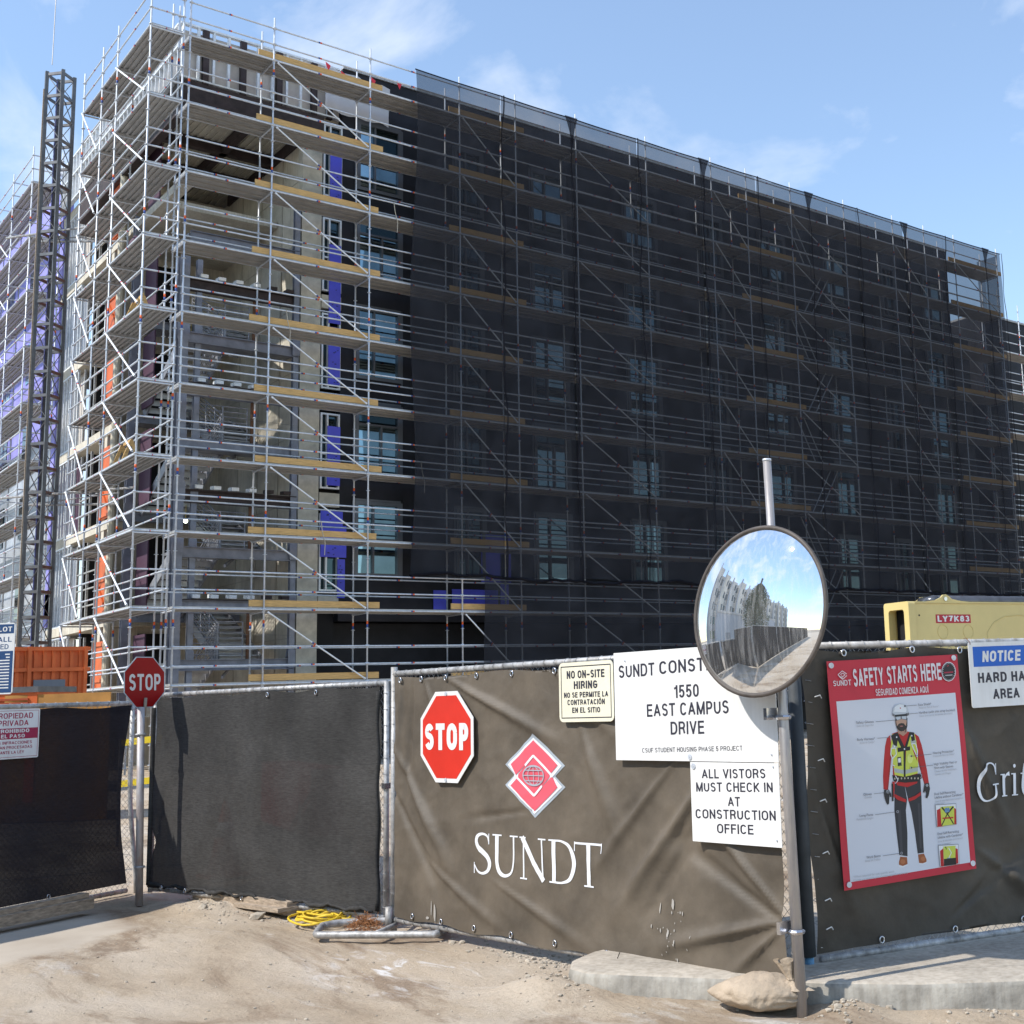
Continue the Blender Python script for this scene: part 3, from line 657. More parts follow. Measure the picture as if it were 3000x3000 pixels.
# side (left) facade: storeys seen past the hoist
SXW = 1.5
for fz in FL[1:]+[ROOF]:
    mb = MB(); B(mb, SXW-.02, 7.5, fz-.3, SXW+4, 15.1, fz); mb.build('floor_slab', conc, bd)
mb = MB(); B(mb, SXW+2.2, 8.8, 0, SXW+2.3, 15, ROOF-.3); B(mb, SXW+.31, 11.75, 0, SXW+2.19, 11.85, ROOF-.3); mb.build('dark_liner', black, bd)  # black sheets stand in for the shaded depth of the storeys
STUD2 = mesh_of(MB().box((-.03, -.03, 0), (.03, .03, 2.72)), 'stud', stud)
for i, fz in enumerate(FL):
    for q in range(8): inst('stud', STUD2, Matrix.Translation(P(SXW+.05, 12.35+q*.37, fz+.03)), bd)
    for z0 in (fz, fz+2.69 if fz < 16 else fz+2.55):
        mb = MB(); B(mb, SXW-.01, 12.3, z0, SXW+.1, 15.05, z0+.06); mb.build('stud_track', stud, bd)
    mb = MB(); B(mb, SXW+.25, 12.4, fz, SXW+.28, 15, fz+2.7); mb.build('board_lining', [gyp, silver, maroon, gyp, silver, gyp][i], bd)
    # orange hoist gates and the pale riser between them
    mb = MB(); B(mb, SXW-.05, 7.55, fz+.05, SXW, 8.75, fz+2.35)
    for y in (7.55, 8.65): B(mb, SXW-.1, y, fz+.05, SXW-.051, y+.1, fz+2.35)
    for z in (.1, 1.1, 2.2): B(mb, SXW-.09, 7.66, fz+z, SXW-.052, 8.64, fz+z+.09)
    mb.beam(P(SXW-.08, 7.7, fz+.2), P(SXW-.08, 8.6, fz+1.05), .04, .07)
    mb.build('hoist_gate', orange, bd)
    wd = MB(); 
    for y in (9.2, 10.4, 11.6): B(wd, SXW+.05, y, fz, SXW+.12, y+.07, fz+2.6)
    for z in (.5, 1.05, 1.6, 2.15): B(wd, SXW+.06, 9.27, fz+z, SXW+.11, 11.6, fz+z+.04)
    wd.build('guard_frame', galv2, bd)
    mb = MB(); B(mb, SXW+.3, 4.9, fz+.1, SXW+.34, 6.0, fz+2.4)
    mb.build('panel', maroon, bd)
mb = MB(); mb.tube(P(SXW-.1, 7.25, 0), P(SXW-.1, 7.25, ROOF-.3), .11, 10); mb.build('riser_pipe', cream, bd)
# return of the wing beyond the hoist with blue and silver wrap
mb = MB(); B(mb, SXW-.05, 15.15, 11.8, SXW+.3, 46, 21.4); mb.build('wrapped_wall', lilac, bd)
mb = MB(); B(mb, SXW-.03, 15.15, 0, SXW+.3, 46, 11.8); mb.build('wrapped_wall', silver, bd)
for fz in FL[1:]:
    for y in (18.5, 22.5, 27, 32, 37): 
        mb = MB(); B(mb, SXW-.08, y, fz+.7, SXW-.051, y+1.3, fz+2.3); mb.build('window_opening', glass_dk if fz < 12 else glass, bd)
for i, (z0, z1) in enumerate([(5.0, 8.8), (4.7, 6.0), (10.2, 12.6), (16.8, 19.0), (13.2, 15.8)]):
    mb = MB(); B(mb, SXW-.09, 14.75, z0, SXW-.04, 15.12+(.1*i), z1); mb.build('sheathing_panel', lilac, bd)
# wing to the far right
wg = thing('building', (OX+48, OY+5, 0), 'lower dark wing behind scaffold at the right edge of the photo', 'building')
mb = MB(); B(mb, 41.5, 4.0, 0, 75, 4.4, 20.1); mb.build('facade_wall', barrier, wg); mb = MB(); B(mb, 41.5, 4.41, 0, 41.9, 20, 20.1); mb.build('side_wall', barrier, wg)
mb = MB(); B(mb, 41.5, 3.95, 20.1, 75, 20, 20.2); mb.build('roof', galv2, wg)
s2 = thing('scaffold', (OX+46, OY+3, 0), 'scaffold at the right edge of the photo, in front of the lower dark wing', 'scaffold')
XX = [39.5, 42.5, 45.5, 48.5, 51.5]
for i, x in enumerate(XX):
    for y in (1.4, 2.4): inst('standard', ST[i % 3], Matrix.Translation(P(x, y, -1.3)), s2)
for lv, z in enumerate(DZ[:9]):
    for k in range(4): bay(s2, P(XX[k], 1.4, 0), P(XX[k+1], 1.4, 0), INW, z-1.0, top=(lv == 8))

# ================================================================ hoist mast
mast = thing('hoist_mast', (9.2, 41.9, 0), 'tall dark lattice hoist mast standing left of the scaffolded stair corner', 'hoist mast')
ax = Vector((-.655, .755, 0)); bx = Vector((.755, .655, 0)); mc = Vector((9.2, 41.95, 0)); hw = .28; Zt = 21.9
C4 = [mc+ax*a*hw+bx*b*hw for a in (-1, 1) for b in (-1, 1)]
for i, c in enumerate(C4):
    mb = MB(); mb.beam(c, c+Vector((0, 0, Zt)), .1, .1, 0, (1, 0, 0)); mb.build('rail', steeld, mast)
mb = MB(); mb.beam(mc+ax*.34-bx*.3, mc+ax*.34-bx*.3+Vector((0, 0, Zt-.6)), .05, .05, 0, (1, 0, 0)); mb.build('guide_rail', wood_old, mast)
HB = .75; nh = int(Zt/HB)
for i in range(nh+1):
    z = min(Zt, i*HB+.05); mb = MB()
    for a, b in ((0, 1), (2, 3), (0, 2), (1, 3)): mb.beam(C4[a]+Vector((0, 0, z)), C4[b]+Vector((0, 0, z)), .05, .09)
    mb.build('horizontal', steeld, mast)
    if i < nh:
        mb = MB()
        for a, b in ((0, 2), (1, 3), (0, 1), (2, 3)):
            if i % 2: a, b = b, a
            mb.tube(C4[a]+Vector((0, 0, z)), C4[b]+Vector((0, 0, z+HB)), .014, 5)
        mb.build('diagonal', steeld, mast)
mb = MB(); mb.tube(mc-ax*.1, mc-ax*.1+Vector((0, 0, Zt-.4)), .03, 5); mb.tube(mc+ax*.12, mc+ax*.12+Vector((0, 0, Zt-.2)), .02, 5); mb.build('cable', mat('cable_blue', (.1, .12, .3), .5), mast)
for z in (16.7, 8.3):
    mb = MB(); mb.tube(mc+Vector((-1.0, 1.6, z)), mc+Vector((1.9, -2.6, z-.05)), .035, 6); mb.tube(mc+Vector((-.3, .5, z-.3)), mc+Vector((1.9, -1.2, z-.35)), .035, 6); mb.tube(mc+Vector((-.3, .5, z-.3)), mc+Vector((1.9, -1.2, z)), .02, 6); mb.build('wall_tie', galv2, mast)
mb = MB(); mb.tube((8.6, 40.4, 21.4), (8.37*1.06, 39.16*1.06, 26), .012, 5)
tag(mb.build('crane_cable', steeld), 'thin cable rising out of the picture above the hoist mast', 'cable')
# hoist base: plywood hoarding, orange machine and containers
tag(MB().beam((4.6, 22.7, .98), (5.88, 21.66, .98), .03, 1.96).build('hoarding', ochre), 'ochre plywood hoarding panel behind the left fence', 'hoarding')
gen = thing('generator', (4.2, 23, 0), 'orange machine with louvred grille at the left edge above the fence', 'generator')
g0 = Vector((3.3, 23.9, 0)); gd = (Vector((4.98, 22.36, 0))-g0).normalized(); gn = Vector((gd.y, -gd.x, 0))
Mg = Matrix(((gd.x, -gn.x, 0, g0.x), (gd.y, -gn.y, 0, g0.y), (0, 0, 1, 0), (0, 0, 0, 1)))
MB().box((0, .0, .3), (2.28, 1.1, 2.0), 0, Mg).build('housing', orange, gen); MB().box((-.02, -.03, 2.0), (2.3, 1.12, 2.09), 0, Mg).build('lid', steeld, gen)
mb = MB()
for q in range(14): mb.box((1.45, -.025, 1.1+q*.06), (2.15, -.002, 1.13+q*.06), 0, Mg)
mb.build('grille', mat('orange_dark', (.3, .05, .01), .6), gen); MB().box((.1, .1, 0), (2.1, 1.0, .3), 0, Mg).build('skid', steeld, gen)
cont = thing('hoist_enclosure', (8.3, 33.5, 0), 'orange steel enclosure with grey door at the foot of the hoist mast', 'enclosure')
mb = MB(); mb.box((6.2, 34.2, 0), (8.7, 34.3, 3.3))
for q in range(12): mb.box((6.3+q*.2, 34.15, .1), (6.38+q*.2, 34.199, 3.2))
mb.build('panel', orange, cont); MB().box((7.5, 34.1, 0), (8.2, 34.149, 2.5)).build('door', mat('grey_door', (.12, .14, .17), .5), cont)
mb = MB()
for z in (2.7, 3.2): mb.box((6.2, 34.08, z), (8.75, 34.14, z+.09))
for x in (6.25, 7.35, 8.6): mb.box((x, 34.05, 0), (x+.08, 34.079, 3.3))
mb.build('frame', orange, cont)

# ================================================================ foreground: fences
def plane(A, U, Nn):
    A = Vector((*A, 0)); U = Vector((*U, 0)); Nn = Vector((*Nn, 0))
    return lambda s, z, o=0: A+U*s+Nn*o+Vector((0, 0, z))
F3 = plane((4.34, 8.754), (.0881, -.9961), (-.9961, -.0881))
F4 = plane((5.10, 5.139), (.9693, -.2458), (-.2458, -.9693))
FG = plane((3.70, 12.30), (.2017, -.9794), (-.9794, -.2017))
F1 = plane((3.66, 12.6), (-.897, -.441), (.441, -.897))      # s grows away from the hinge
def V3(v): return Vector((v[0], v[1], 0))
def panel(root, F, s0, s1, zb, zt, r=.021, bent=False, mid=False, linkm=galv2, link=(None, None), dz=0, postm=None, posts=(True, True)):
    pm = postm or galv2
    for s, on in ((s0, posts[0]), (s1, posts[1])):
        if on and bent and s == s0: MB().path([F(s-.11, zb-.04), F(s-.10, zb+.12), F(s-.05, zb+.45), F(s-.01, zb+.75), F(s, zb+1.0), F(s, zt+.01)], r, 10).build('post', pm, root, True); continue
        if on: MB().tube(F(s, zb-.04), F(s, zt+.01), r, 10).build('post', pm, root, True)
    MB().tube(F(s0, zt), F(s1, zt+dz), r, 10).build('top_rail', galv2, root, True)
    MB().tube(F(s0, zb), F(s1, zb), r, 10).build('bottom_rail', galv2, root, True)
    mb = MB(); d = .0575; a0 = s0+.02; a1 = s1-.02; b0, b1 = zb+.02, zt-.02
    if link[0] is not None: a0, a1 = link
    H_ = b1-b0; q = a0-H_
    while q < a1:                                             # wires as two families of diagonals
        x0 = max(q, a0); x1 = min(q+H_, a1)
        if x1 > x0:
            mb.tube(F(x0, b0+(x0-q), -.001), F(x1, b0+(x1-q), -.001), .0017, 3)
            mb.tube(F(x0, b1-(x0-q), -.007), F(x1, b1-(x1-q), -.007), .0017, 3)
        q += d
    o = mb.build('chain_link', linkm, root); o['kind'] = 'stuff'
    ties = MB(); q = s0+.05
    while q < s1:
        pts = [F(q+.012*t/6, zt+dz*(q-s0)/(s1-s0)+(r+.003)*math.sin(t*.9), (r+.003)*math.cos(t*.9)) for t in range(8)]; ties.path(pts, .0022, 4)
        pts = [F(q+.012*t/6, zb+(r+.003)*math.sin(t*.9), (r+.003)*math.cos(t*.9)) for t in range(8)]; ties.path(pts, .0022, 4); q += .11
    z = zb+.06
    while z < zt:
        for s in (s0, s1): ties.path([F(s+(r+.003)*math.cos(t*.9), z+.02*t/6, (r+.003)*math.sin(t*.9)) for t in range(8)], .0022, 4)
        z += .12
    ties.build('wire_ties', galv2, root)
def surf(F, s0, s1, z0, z1, ns, nz, w, base=.03, edge=None):
    mb = MB()
    for j in range(nz+1):
        for i in range(ns+1):
            u = i/ns; v = j/nz; s = s0+(s1-s0)*u; z = z0+(z1-z0)*v
            if edge: s, z = edge(u, v, s, z)
            mb.v.append(tuple(F(s, z, base+w(s, z))))
    for j in range(nz):
        for i in range(ns): a = j*(ns+1)+i; mb.f.append((a, a+1, a+ns+2, a+ns+1)); mb.m.append(0)
    return mb
def ridge(s, z, p, q, wd, amp):
    dx, dz = q[0]-p[0], q[1]-p[1]; ln = math.hypot(dx, dz); dx /= ln; dz /= ln
    t = (s-p[0])*dx+(z-p[1])*dz; n_ = (s-p[0])*-dz+(z-p[1])*dx
    k = t/ln
    if k < -.15 or k > 1.15: return 0
    f = math.sin(max(0, min(1, (k+.15)/1.3))*math.pi); ww = .7*wd*(.35+.9*max(0, min(1, k)))
    return 1.75*amp*f*math.exp(-(n_/ww)**2)
GR3 = [.16, .42, .74, 1.10, 1.50, 1.95, 2.45, 2.95, 3.4]
def w3(s, z):
    h = .006*noise.fractal((s*1.4, z*1.9, 1.7), 1, 2, 3)+.004*noise.noise((s*6, z*3, 0))-.010*abs(noise.noise((s*2.6+z*1.8, z*2.2-s*1.2, 5)))**.6-.006*abs(noise.noise((s*5-z*3, z*5+s*2, 8)))**.6+.007
    h += ridge(s, z, (.75, 1.76), (1.9, 1.35), .05, .022)+ridge(s, z, (.1, 1.25), (.75, .5), .07, .024)-ridge(s, z, (.02, 1.0), (.6, .35), .06, .016)
    h += ridge(s, z, (3.3, 1.15), (2.5, .35), .07, .026)-ridge(s, z, (3.45, 1.15), (2.7, .3), .06, .02)+ridge(s, z, (3.0, 1.2), (2.35, .62), .05, .016)
    h += ridge(s, z, (3.8, .42), (2.9, .2), .05, .024)-ridge(s, z, (3.8, .40), (3.0, .8), .06, .018)+ridge(s, z, (3.8, .44), (3.2, .98), .045, .018)+ridge(s, z, (3.78, .38), (3.4, .1), .04, .018)
    h += ridge(s, z, (1.95, 1.76), (2.5, 1.38), .06, .02)+ridge(s, z, (.16, 1.77), (.1, 1.2), .04, .018)+ridge(s, z, (.45, 1.77), (.62, 1.5), .03, .014)-ridge(s, z, (.3, 1.7), (.2, .9), .05, .014)
    h += ridge(s, z, (1.3, .42), (2.2, .12), .05, .014)+ridge(s, z, (.5, .5), (1.3, .15), .05, .014)-ridge(s, z, (1.7, .9), (1.0, .82), .03, .009)+ridge(s, z, (2.2, 1.4), (2.5, .8), .09, .02)
    h += .006*math.sin(s*9+z*3)*max(0, (z-1.3))
    return max(h, -.022)
def w4(s, z):
    h = -.002-.012*abs(noise.noise((s*3+z*2, z*2.5-s, 5)))**.6+.010*noise.fractal((s*1.8+5, z*1.8, 4.7), 1, 2, 3)+.012*noise.noise((s*4, z*4, 9))
    h += ridge(s, z, (.0, .95), (.2, .35), .04, .012)-ridge(s, z, (.0, 1.2), (.12, .6), .04, .02)+ridge(s, z, (1.1, .6), (1.5, .3), .07, .026)-ridge(s, z, (.9, .3), (1.4, .6), .05, .02)+ridge(s, z, (1.0, 1.4), (1.3, .7), .06, .02)
    return max(h, -.016)
def grommets(root, F, ss, z, w, off=.036):
    for s in ss:
        mb = MB(); zz = z(s) if callable(z) else z
        mb.path([F(s+.015*math.cos(t*math.pi/5), zz+.018*math.sin(t*math.pi/5), off+w(s, zz)) for t in range(10)], .0055, 5, closed=True)
        mb.build('grommet', chrome, root, True)
fence_a = thing('fence', (4.45, 7, 0), 'chain-link fence panel carrying the brown company banner, between the mesh gate and mirror pole', 'fence')
panel(fence_a, F3, .0, 3.84, .07, 1.82)
MB().tube(F3(0, -.02), F3(0, 1.87), .024, 10).build('end_post', galv2, fence_a, True)
b3 = surf(F3, .06, 3.80, .10, 1.795, 220, 100, w3, edge=lambda u, v, s, z: (s+(.02*math.sin(v*7)-.03*max(0, 1-abs(v-.22)*7) if u > .98 else 0), z-(.03*math.sin(u*9)**2 if v == 1 else 0)-(.012*math.sin(u*31) if v == 0 else 0)-(.05*u*(1-v)))).build('banner', vinyl, None, True)
WM[b3.name] = Matrix()
tag(b3, 'wrinkled brown vinyl banner with white SUNDT lettering and red diamond emblem, tied to the fence', 'banner')
grommets(b3, F3, GR3, 1.768, w3); grommets(b3, F3, [.3, .66, 1.05, 1.45, 1.9, 2.4, 2.95, 3.5], lambda s: .125-.035*s/3.8, w3)
# ---- type
_tc = {}
def glyphs(txt, bold=0, shear=0):
    key = (txt, bold, shear)
    if key in _tc: return _tc[key]
    c = bpy.data.curves.new('t', 'FONT'); c.body = txt; c.offset = bold; c.shear = shear; c.size = 1; c.resolution_u = 3
    o = bpy.data.objects.new('t', c); col.objects.link(o); dg = bpy.context.evaluated_depsgraph_get(); me = o.evaluated_get(dg).to_mesh()
    vs = [(v.co.x, v.co.y) for v in me.vertices]; fs = [tuple(p.vertices) for p in me.polygons]
    o.evaluated_get(dg).to_mesh_clear(); bpy.data.objects.remove(o); bpy.data.curves.remove(c)
    x0 = min(v[0] for v in vs); x1 = max(v[0] for v in vs)
    _tc[key] = ([((x-x0), y/.73) for x, y in vs], fs, x1-x0); return _tc[key]
def _arc(cx, cy, rx, ry, a0, a1, n=9): return [(cx+rx*math.cos(R(a0+(a1-a0)*i/n)), cy+ry*math.sin(R(a0+(a1-a0)*i/n))) for i in range(n+1)]
_O = _arc(.5, .68, .5, .32, 0, 180)+_arc(.5, .32, .5, .32, 180, 360)+[(1, .68)]
_S = _arc(.5, .74, .46, .26, 20, 180, 8)+_arc(.45, .74, .41, .2, 180, 255, 4)+_arc(.52, .26, .46, .26, 75, -160, 12)
# skeleton glyphs: width (of cap height) and strokes in a unit box
GLY = {'A': (.68, [[(0, 0), (.5, 1)], [(.5, 1), (1, 0)], [(.2, .3), (.8, .3)]]), 'B': (.6, [[(0, 0), (0, 1)], [(0, 1), (.6, 1)]+_arc(.6, .76, .36, .24, 90, -90)+[(0, .52)], [(0, .52), (.62, .52)]+_arc(.62, .26, .38, .26, 90, -90)+[(0, 0)]]),
 'C': (.64, [_arc(.5, .66, .48, .34, 25, 180)+_arc(.5, .34, .48, .34, 180, 335)]), 'D': (.64, [[(0, 0), (0, 1)], [(0, 1), (.45, 1)]+_arc(.45, .6, .55, .4, 90, 0)+_arc(.45, .4, .55, .4, 0, -90)+[(0, 0)]]),
 'E': (.56, [[(0, 0), (0, 1)], [(0, 1), (1, 1)], [(0, .53), (.92, .53)], [(0, 0), (1, 0)]]), 'F': (.54, [[(0, 0), (0, 1)], [(0, 1), (1, 1)], [(0, .52), (.88, .52)]]),
 'G': (.66, [_arc(.5, .66, .48, .34, 25, 180)+_arc(.5, .34, .48, .34, 180, 300)+[(.95, .18), (.98, .45)], [(.55, .47), (1.0, .47)]]), 'H': (.62, [[(0, 0), (0, 1)], [(1, 0), (1, 1)], [(0, .53), (1, .53)]]),
 'I': (.0, [[(.5, 0), (.5, 1)]]), 'J': (.5, [[(1, 1), (1, .3)]+_arc(.5, .3, .5, .3, 0, -180)]), 'K': (.62, [[(0, 0), (0, 1)], [(0, .35), (.95, 1)], [(.3, .56), (1, 0)]]), 'L': (.5, [[(0, 1), (0, 0)], [(0, 0), (1, 0)]]),
 'M': (.76, [[(0, 0), (0, 1)], [(0, 1), (.5, 0)], [(.5, 0), (1, 1)], [(1, 1), (1, 0)]]), 'N': (.62, [[(0, 0), (0, 1)], [(0, 1), (1, 0)], [(1, 0), (1, 1)]]), 'O': (.66, [_O]), 'P': (.58, [[(0, 0), (0, 1)], [(0, 1), (.6, 1)]+_arc(.6, .72, .4, .28, 90, -90)+[(0, .44)]]),
 'Q': (.66, [_O, [(.6, .25), (1, -.02)]]), 'R': (.62, [[(0, 0), (0, 1)], [(0, 1), (.6, 1)]+_arc(.6, .74, .38, .26, 90, -90)+[(0, .48)], [(.55, .48), (.82, .4), (.9, .2), (1, 0)]]), 'S': (.6, [_S]), 'T': (.58, [[(.5, 0), (.5, 1)], [(0, 1), (1, 1)]]),
 'U': (.62, [[(0, 1), (0, .34)]+_arc(.5, .34, .5, .34, 180, 360)+[(1, 1)]]), 'V': (.64, [[(0, 1), (.5, 0)], [(.5, 0), (1, 1)]]), 'X': (.62, [[(0, 1), (1, 0)], [(0, 0), (1, 1)]]), 'Y': (.62, [[(0, 1), (.5, .42)], [(1, 1), (.5, .42)], [(.5, .42), (.5, 0)]]), 'Z': (.58, [[(0, 1), (1, 1)], [(1, 1), (0, 0)], [(0, 0), (1, 0)]]),
 '0': (.52, [_O]), '1': (.24, [[(1, 0), (1, 1)], [(1, 1), (.8, .86), (0, .78)]]), '3': (.52, [_arc(.48, .74, .44, .26, 160, -80, 10)+[(.35, .51)], _arc(.48, .26, .5, .26, 80, -165, 12)]), '5': (.52, [[(.9, 1), (.12, 1)], [(.12, 1), (.04, .48)], [(.04, .48), (.25, .6)]+_arc(.48, .31, .5, .31, 85, -160, 12)]),
 '7': (.52, [[(0, 1), (1, 1)], [(1, 1), (.55, .5), (.32, 0)]]), '8': (.52, [_arc(.5, .75, .42, .25, -90, 270, 16), _arc(.5, .26, .5, .26, 90, 450, 16)]), '-': (.3, [[(0, .4), (1, .4)]]), ' ': (.22, []), '*': (.2, [[(.5, .7), (.5, 1)]])}
def sans(txt, th):
    vs = []; fs = []; x = 0; lay = []; gap = .13
    for ch in txt:
        acc = None
        if ch in 'ÓÍ': acc = ch; ch = {'Ó': 'O', 'Í': 'I'}[ch]
        w_, sts = GLY[ch]; w_ = w_+(0 if w_ > .3 or ch == ' ' else th*.0); bw = max(w_-th, 0.0)
        if ch in '1-': bw = w_
        sts = list(sts)+([[(.35, 1.1), (.75, 1.3)]] if acc == 'Ó' else [[(.5-.0, 1.1), (.5+.0001, 1.3)]] if acc else [])
        for q, st in enumerate(sts):
            pts = [(x+th/2+p[0]*bw, th/2+p[1]*(1-th)) for p in st]; straight = len(pts) == 2
            if straight:                                   # push straight strokes out to square ends
                (ax_, ay), (bx2, by) = pts; l_ = math.hypot(bx2-ax_, by-ay) or 1; ex = (bx2-ax_)/l_*th/2; ey = (by-ay)/l_*th/2
                if abs(ex) < .3*abs(ey) or abs(ey) < .3*abs(ex): pts = [(ax_-ex, ay-ey), (bx2+ex, by+ey)]
                else: pts = [(ax_-ex*.6, ay-ey*.6), (bx2+ex*.6, by+ey*.6)]
            b0 = len(vs)
            for i, (px_, py_) in enumerate(pts):
                a = pts[max(0, i-1)]; b = pts[min(len(pts)-1, i+1)]; dx, dy = b[0]-a[0], b[1]-a[1]; l_ = math.hypot(dx, dy) or 1
                for sg in (1, -1): vs.append((px_-dy/l_*th/2*sg, min(max(py_+dx/l_*th/2*sg, -.0 if not acc else -1), 1.0 if py_ <= 1.0 else 2))); lay.append(q)
            for i in range(len(pts)-1): fs.append((b0+2*i, b0+2*i+1, b0+2*i+3, b0+2*i+2))
        x += (bw+th if ch != ' ' else w_)+gap
    return vs, fs, x-gap, lay
def text(mb, F, txt, cx, base, h, width=None, off=.004, bold=.015, mi=0, align='c', shear=0, rise=0):
    if txt.upper() == txt:
        vs, fs, w_, lay = sans(txt, .125+bold*2.6); kx = (width/w_) if width else h; ky = h
    else:
        vs, fs, w_ = glyphs(txt, 0, shear); lay = [0]*len(vs); kx = (width/w_) if width else h; ky = h; shear = 0
    width = w_*kx; x0 = cx-width/2 if align == 'c' else cx if align == 'l' else cx-width
    mb.add([F(x0+x*kx+shear*y*ky, base+y*ky+rise*(x*kx), off+q*.00012) for (x, y), q in zip(vs, lay)], fs, mi)
def drape(polys, F, w, off, name, m, parent):
    import bmesh
    bm = bmesh.new()
    for pl in polys:
        bm.faces.new([bm.verts.new((x, y, 0)) for x, y in pl])
    bmesh.ops.triangulate(bm, faces=bm.faces)
    for _ in range(6):
        es = [e for e in bm.edges if e.calc_length() > .03]
        if not es: break
        bmesh.ops.subdivide_edges(bm, edges=es, cuts=1); bmesh.ops.triangulate(bm, faces=[f for f in bm.faces if len(f.verts) > 3])
    bm.verts.index_update(); vs = [v.co.copy() for v in bm.verts]; fs = [tuple(v.index for v in f.verts) for f in bm.faces]; bm.free()
    mb = MB(); mb.add([F(v.x, v.y, off+w(v.x, v.y)) for v in vs], fs); return mb.build(name, m, parent, True)
def smooth_pts(pts, n=6):
    out_ = []; P_ = [pts[0]]+list(pts)+[pts[-1]]
    for i in range(1, len(P_)-2):
        a, b, c, d = P_[i-1:i+3]
        for k in range(n):
            t = k/n; out_.append(tuple(.5*((2*b[q])+(-a[q]+c[q])*t+(2*a[q]-5*b[q]+4*c[q]-d[q])*t*t+(-a[q]+3*b[q]-3*c[q]+d[q])*t**3) for q in range(3)))
    out_.append(tuple(pts[-1])); return out_
def strokes(sts, x0, z0, sx, sz, F, w, off, name, m, parent, shear=0):
    mb = MB(); lay = 0
    for st in sts:
        pts = st; base = len(mb.v); lay += 1
        for i, (x, y, wd) in enumerate(pts):
            a = pts[max(0, i-1)]; b = pts[min(len(pts)-1, i+1)]; dx, dy = b[0]-a[0], b[1]-a[1]; l_ = math.hypot(dx, dy) or 1; nx_, ny_ = -dy/l_, dx/l_
            for sg in (1, -1):
                X = x+nx_*wd/2*sg; Y = y+ny_*wd/2*sg; s = x0+(X+shear*Y)*sx; z = z0+Y*sz; mb.v.append(tuple(F(s, z, off+lay*.0002+w(s, z))))
        for i in range(len(pts)-1): mb.f.append((base+2*i, base+2*i+1, base+2*i+3, base+2*i+2)); mb.m.append(0)
    return mb.build(name, m, parent, True)
def ln(x0, y0, x1, y1, w_, n=8): return [(x0+(x1-x0)*i/n, y0+(y1-y0)*i/n, w_) for i in range(n+1)]
SER = .035
LET = {
 'S': [smooth_pts([(.66,.78,.03),(.6,.93,.05),(.42,.985,.06),(.24,.93,.09),(.18,.79,.12),(.25,.65,.13),(.42,.54,.13),(.6,.42,.13),(.68,.26,.13),(.6,.09,.09),(.4,.015,.06),(.2,.06,.05),(.06,.22,.03)]), ln(.66,1,.66,.74,.03,3), ln(.06,0,.06,.27,.03,3)],
 'U': [smooth_pts([(.2,1,.13),(.2,.6,.13),(.21,.3,.13),(.31,.09,.12),(.52,.02,.08),(.74,.1,.06),(.83,.32,.05),(.84,.65,.05),(.84,1,.05)]), ln(.03,.982,.38,.982,SER,4), ln(.7,.982,.99,.982,SER,4)],
 'N': [ln(.16,0,.16,1,.05), ln(.1,.99,.9,.01,.14,12), ln(.88,0,.88,1,.05), ln(.0,.982,.24,.982,SER,3), ln(.03,.018,.3,.018,SER,3), ln(.74,.982,1.03,.982,SER,3)],
 'D': [ln(.2,0,.2,1,.13), smooth_pts([(.2,.975,.045),(.5,.97,.05),(.78,.85,.1),(.92,.5,.13),(.78,.15,.1),(.5,.03,.05),(.2,.025,.045)],8), ln(.03,.982,.22,.982,SER,3), ln(.03,.018,.22,.018,SER,3)],
 'T': [ln(.54,0,.54,.97,.13), ln(.05,.965,1.03,.965,.05,8), ln(.06,1.0,.04,.78,.03,3), ln(1.02,1.0,1.04,.78,.03,3), ln(.36,.018,.72,.018,SER,3)]}
for ch, x0, x1, z0, wd in (('S', 1.035, 1.235, .468, .72), ('U', 1.25, 1.53, .468, 1.0), ('N', 1.545, 1.83, .466, 1.03), ('D', 1.85, 2.12, .466, .98), ('T', 2.10, 2.38, .466, 1.08)):
    strokes(LET[ch], x0, z0, (x1-x0)/wd, .262, F3, w3, .033, 'letter', printw, b3)
LX, LZ = 1.72, 1.115
def lp(pts): return [(LX+x, LZ+z) for x, z in pts]
def logo(k):   # outline of the two stacked diamonds, grown by k
    return [(0, .264+k*.85), (.315+k, .065), (.215+k*.55, 0), (.315+k, -.065), (0, -.264-k*.85), (-.315-k, -.065), (-.215-k*.55, 0), (-.315-k, .065)]
def lopoly(k): p = lp(logo(k)); return [[p[0], p[1], p[2], p[6], p[7]], [p[6], p[2], p[3], p[4], p[5]]]
drape(lopoly(0), F3, w3, .033, 'emblem_edge', printg, b3); drape(lopoly(-.03), F3, w3, .036, 'emblem_border', printw, b3)
drape([lp([(0, .222), (.25, .068), (.165, .01), (.0, .12), (-.11, .05), (-.19, .0), (-.245, .068)]), lp([(0, -.222), (-.25, -.068), (-.165, -.01), (0, -.12), (.11, -.05), (.19, 0), (.245, -.068)]), lp([(-.16, .008), (-.1, .05), (0, .118), (.1, .06), (.165, .008), (.16, -.008), (.1, -.05), (0, -.118), (-.1, -.06), (-.165, -.008)])], F3, w3, .0395, 'emblem_fill', printr, b3)
strokes([ln(-.085, .062, .0, .125, .016, 3)+[(.0, .125, .016)], ln(0, .125, .2, -.003, .016, 6), ln(.085, -.062, 0, -.125, .016, 3), ln(0, -.125, -.2, .003, .016, 6)], LX, LZ, 1, 1, F3, w3, .0425, 'emblem_chevron', printw, b3)
gl = [[(.105*math.cos(t*math.pi/10), .062*math.sin(t*math.pi/10), .009) for t in range(21)]]
for kx in (.04, -.04): gl.append([(kx*math.cos(t*math.pi/8-math.pi/2)*1.4, .06*math.sin(t*math.pi/8-math.pi/2), .006) for t in range(9)])
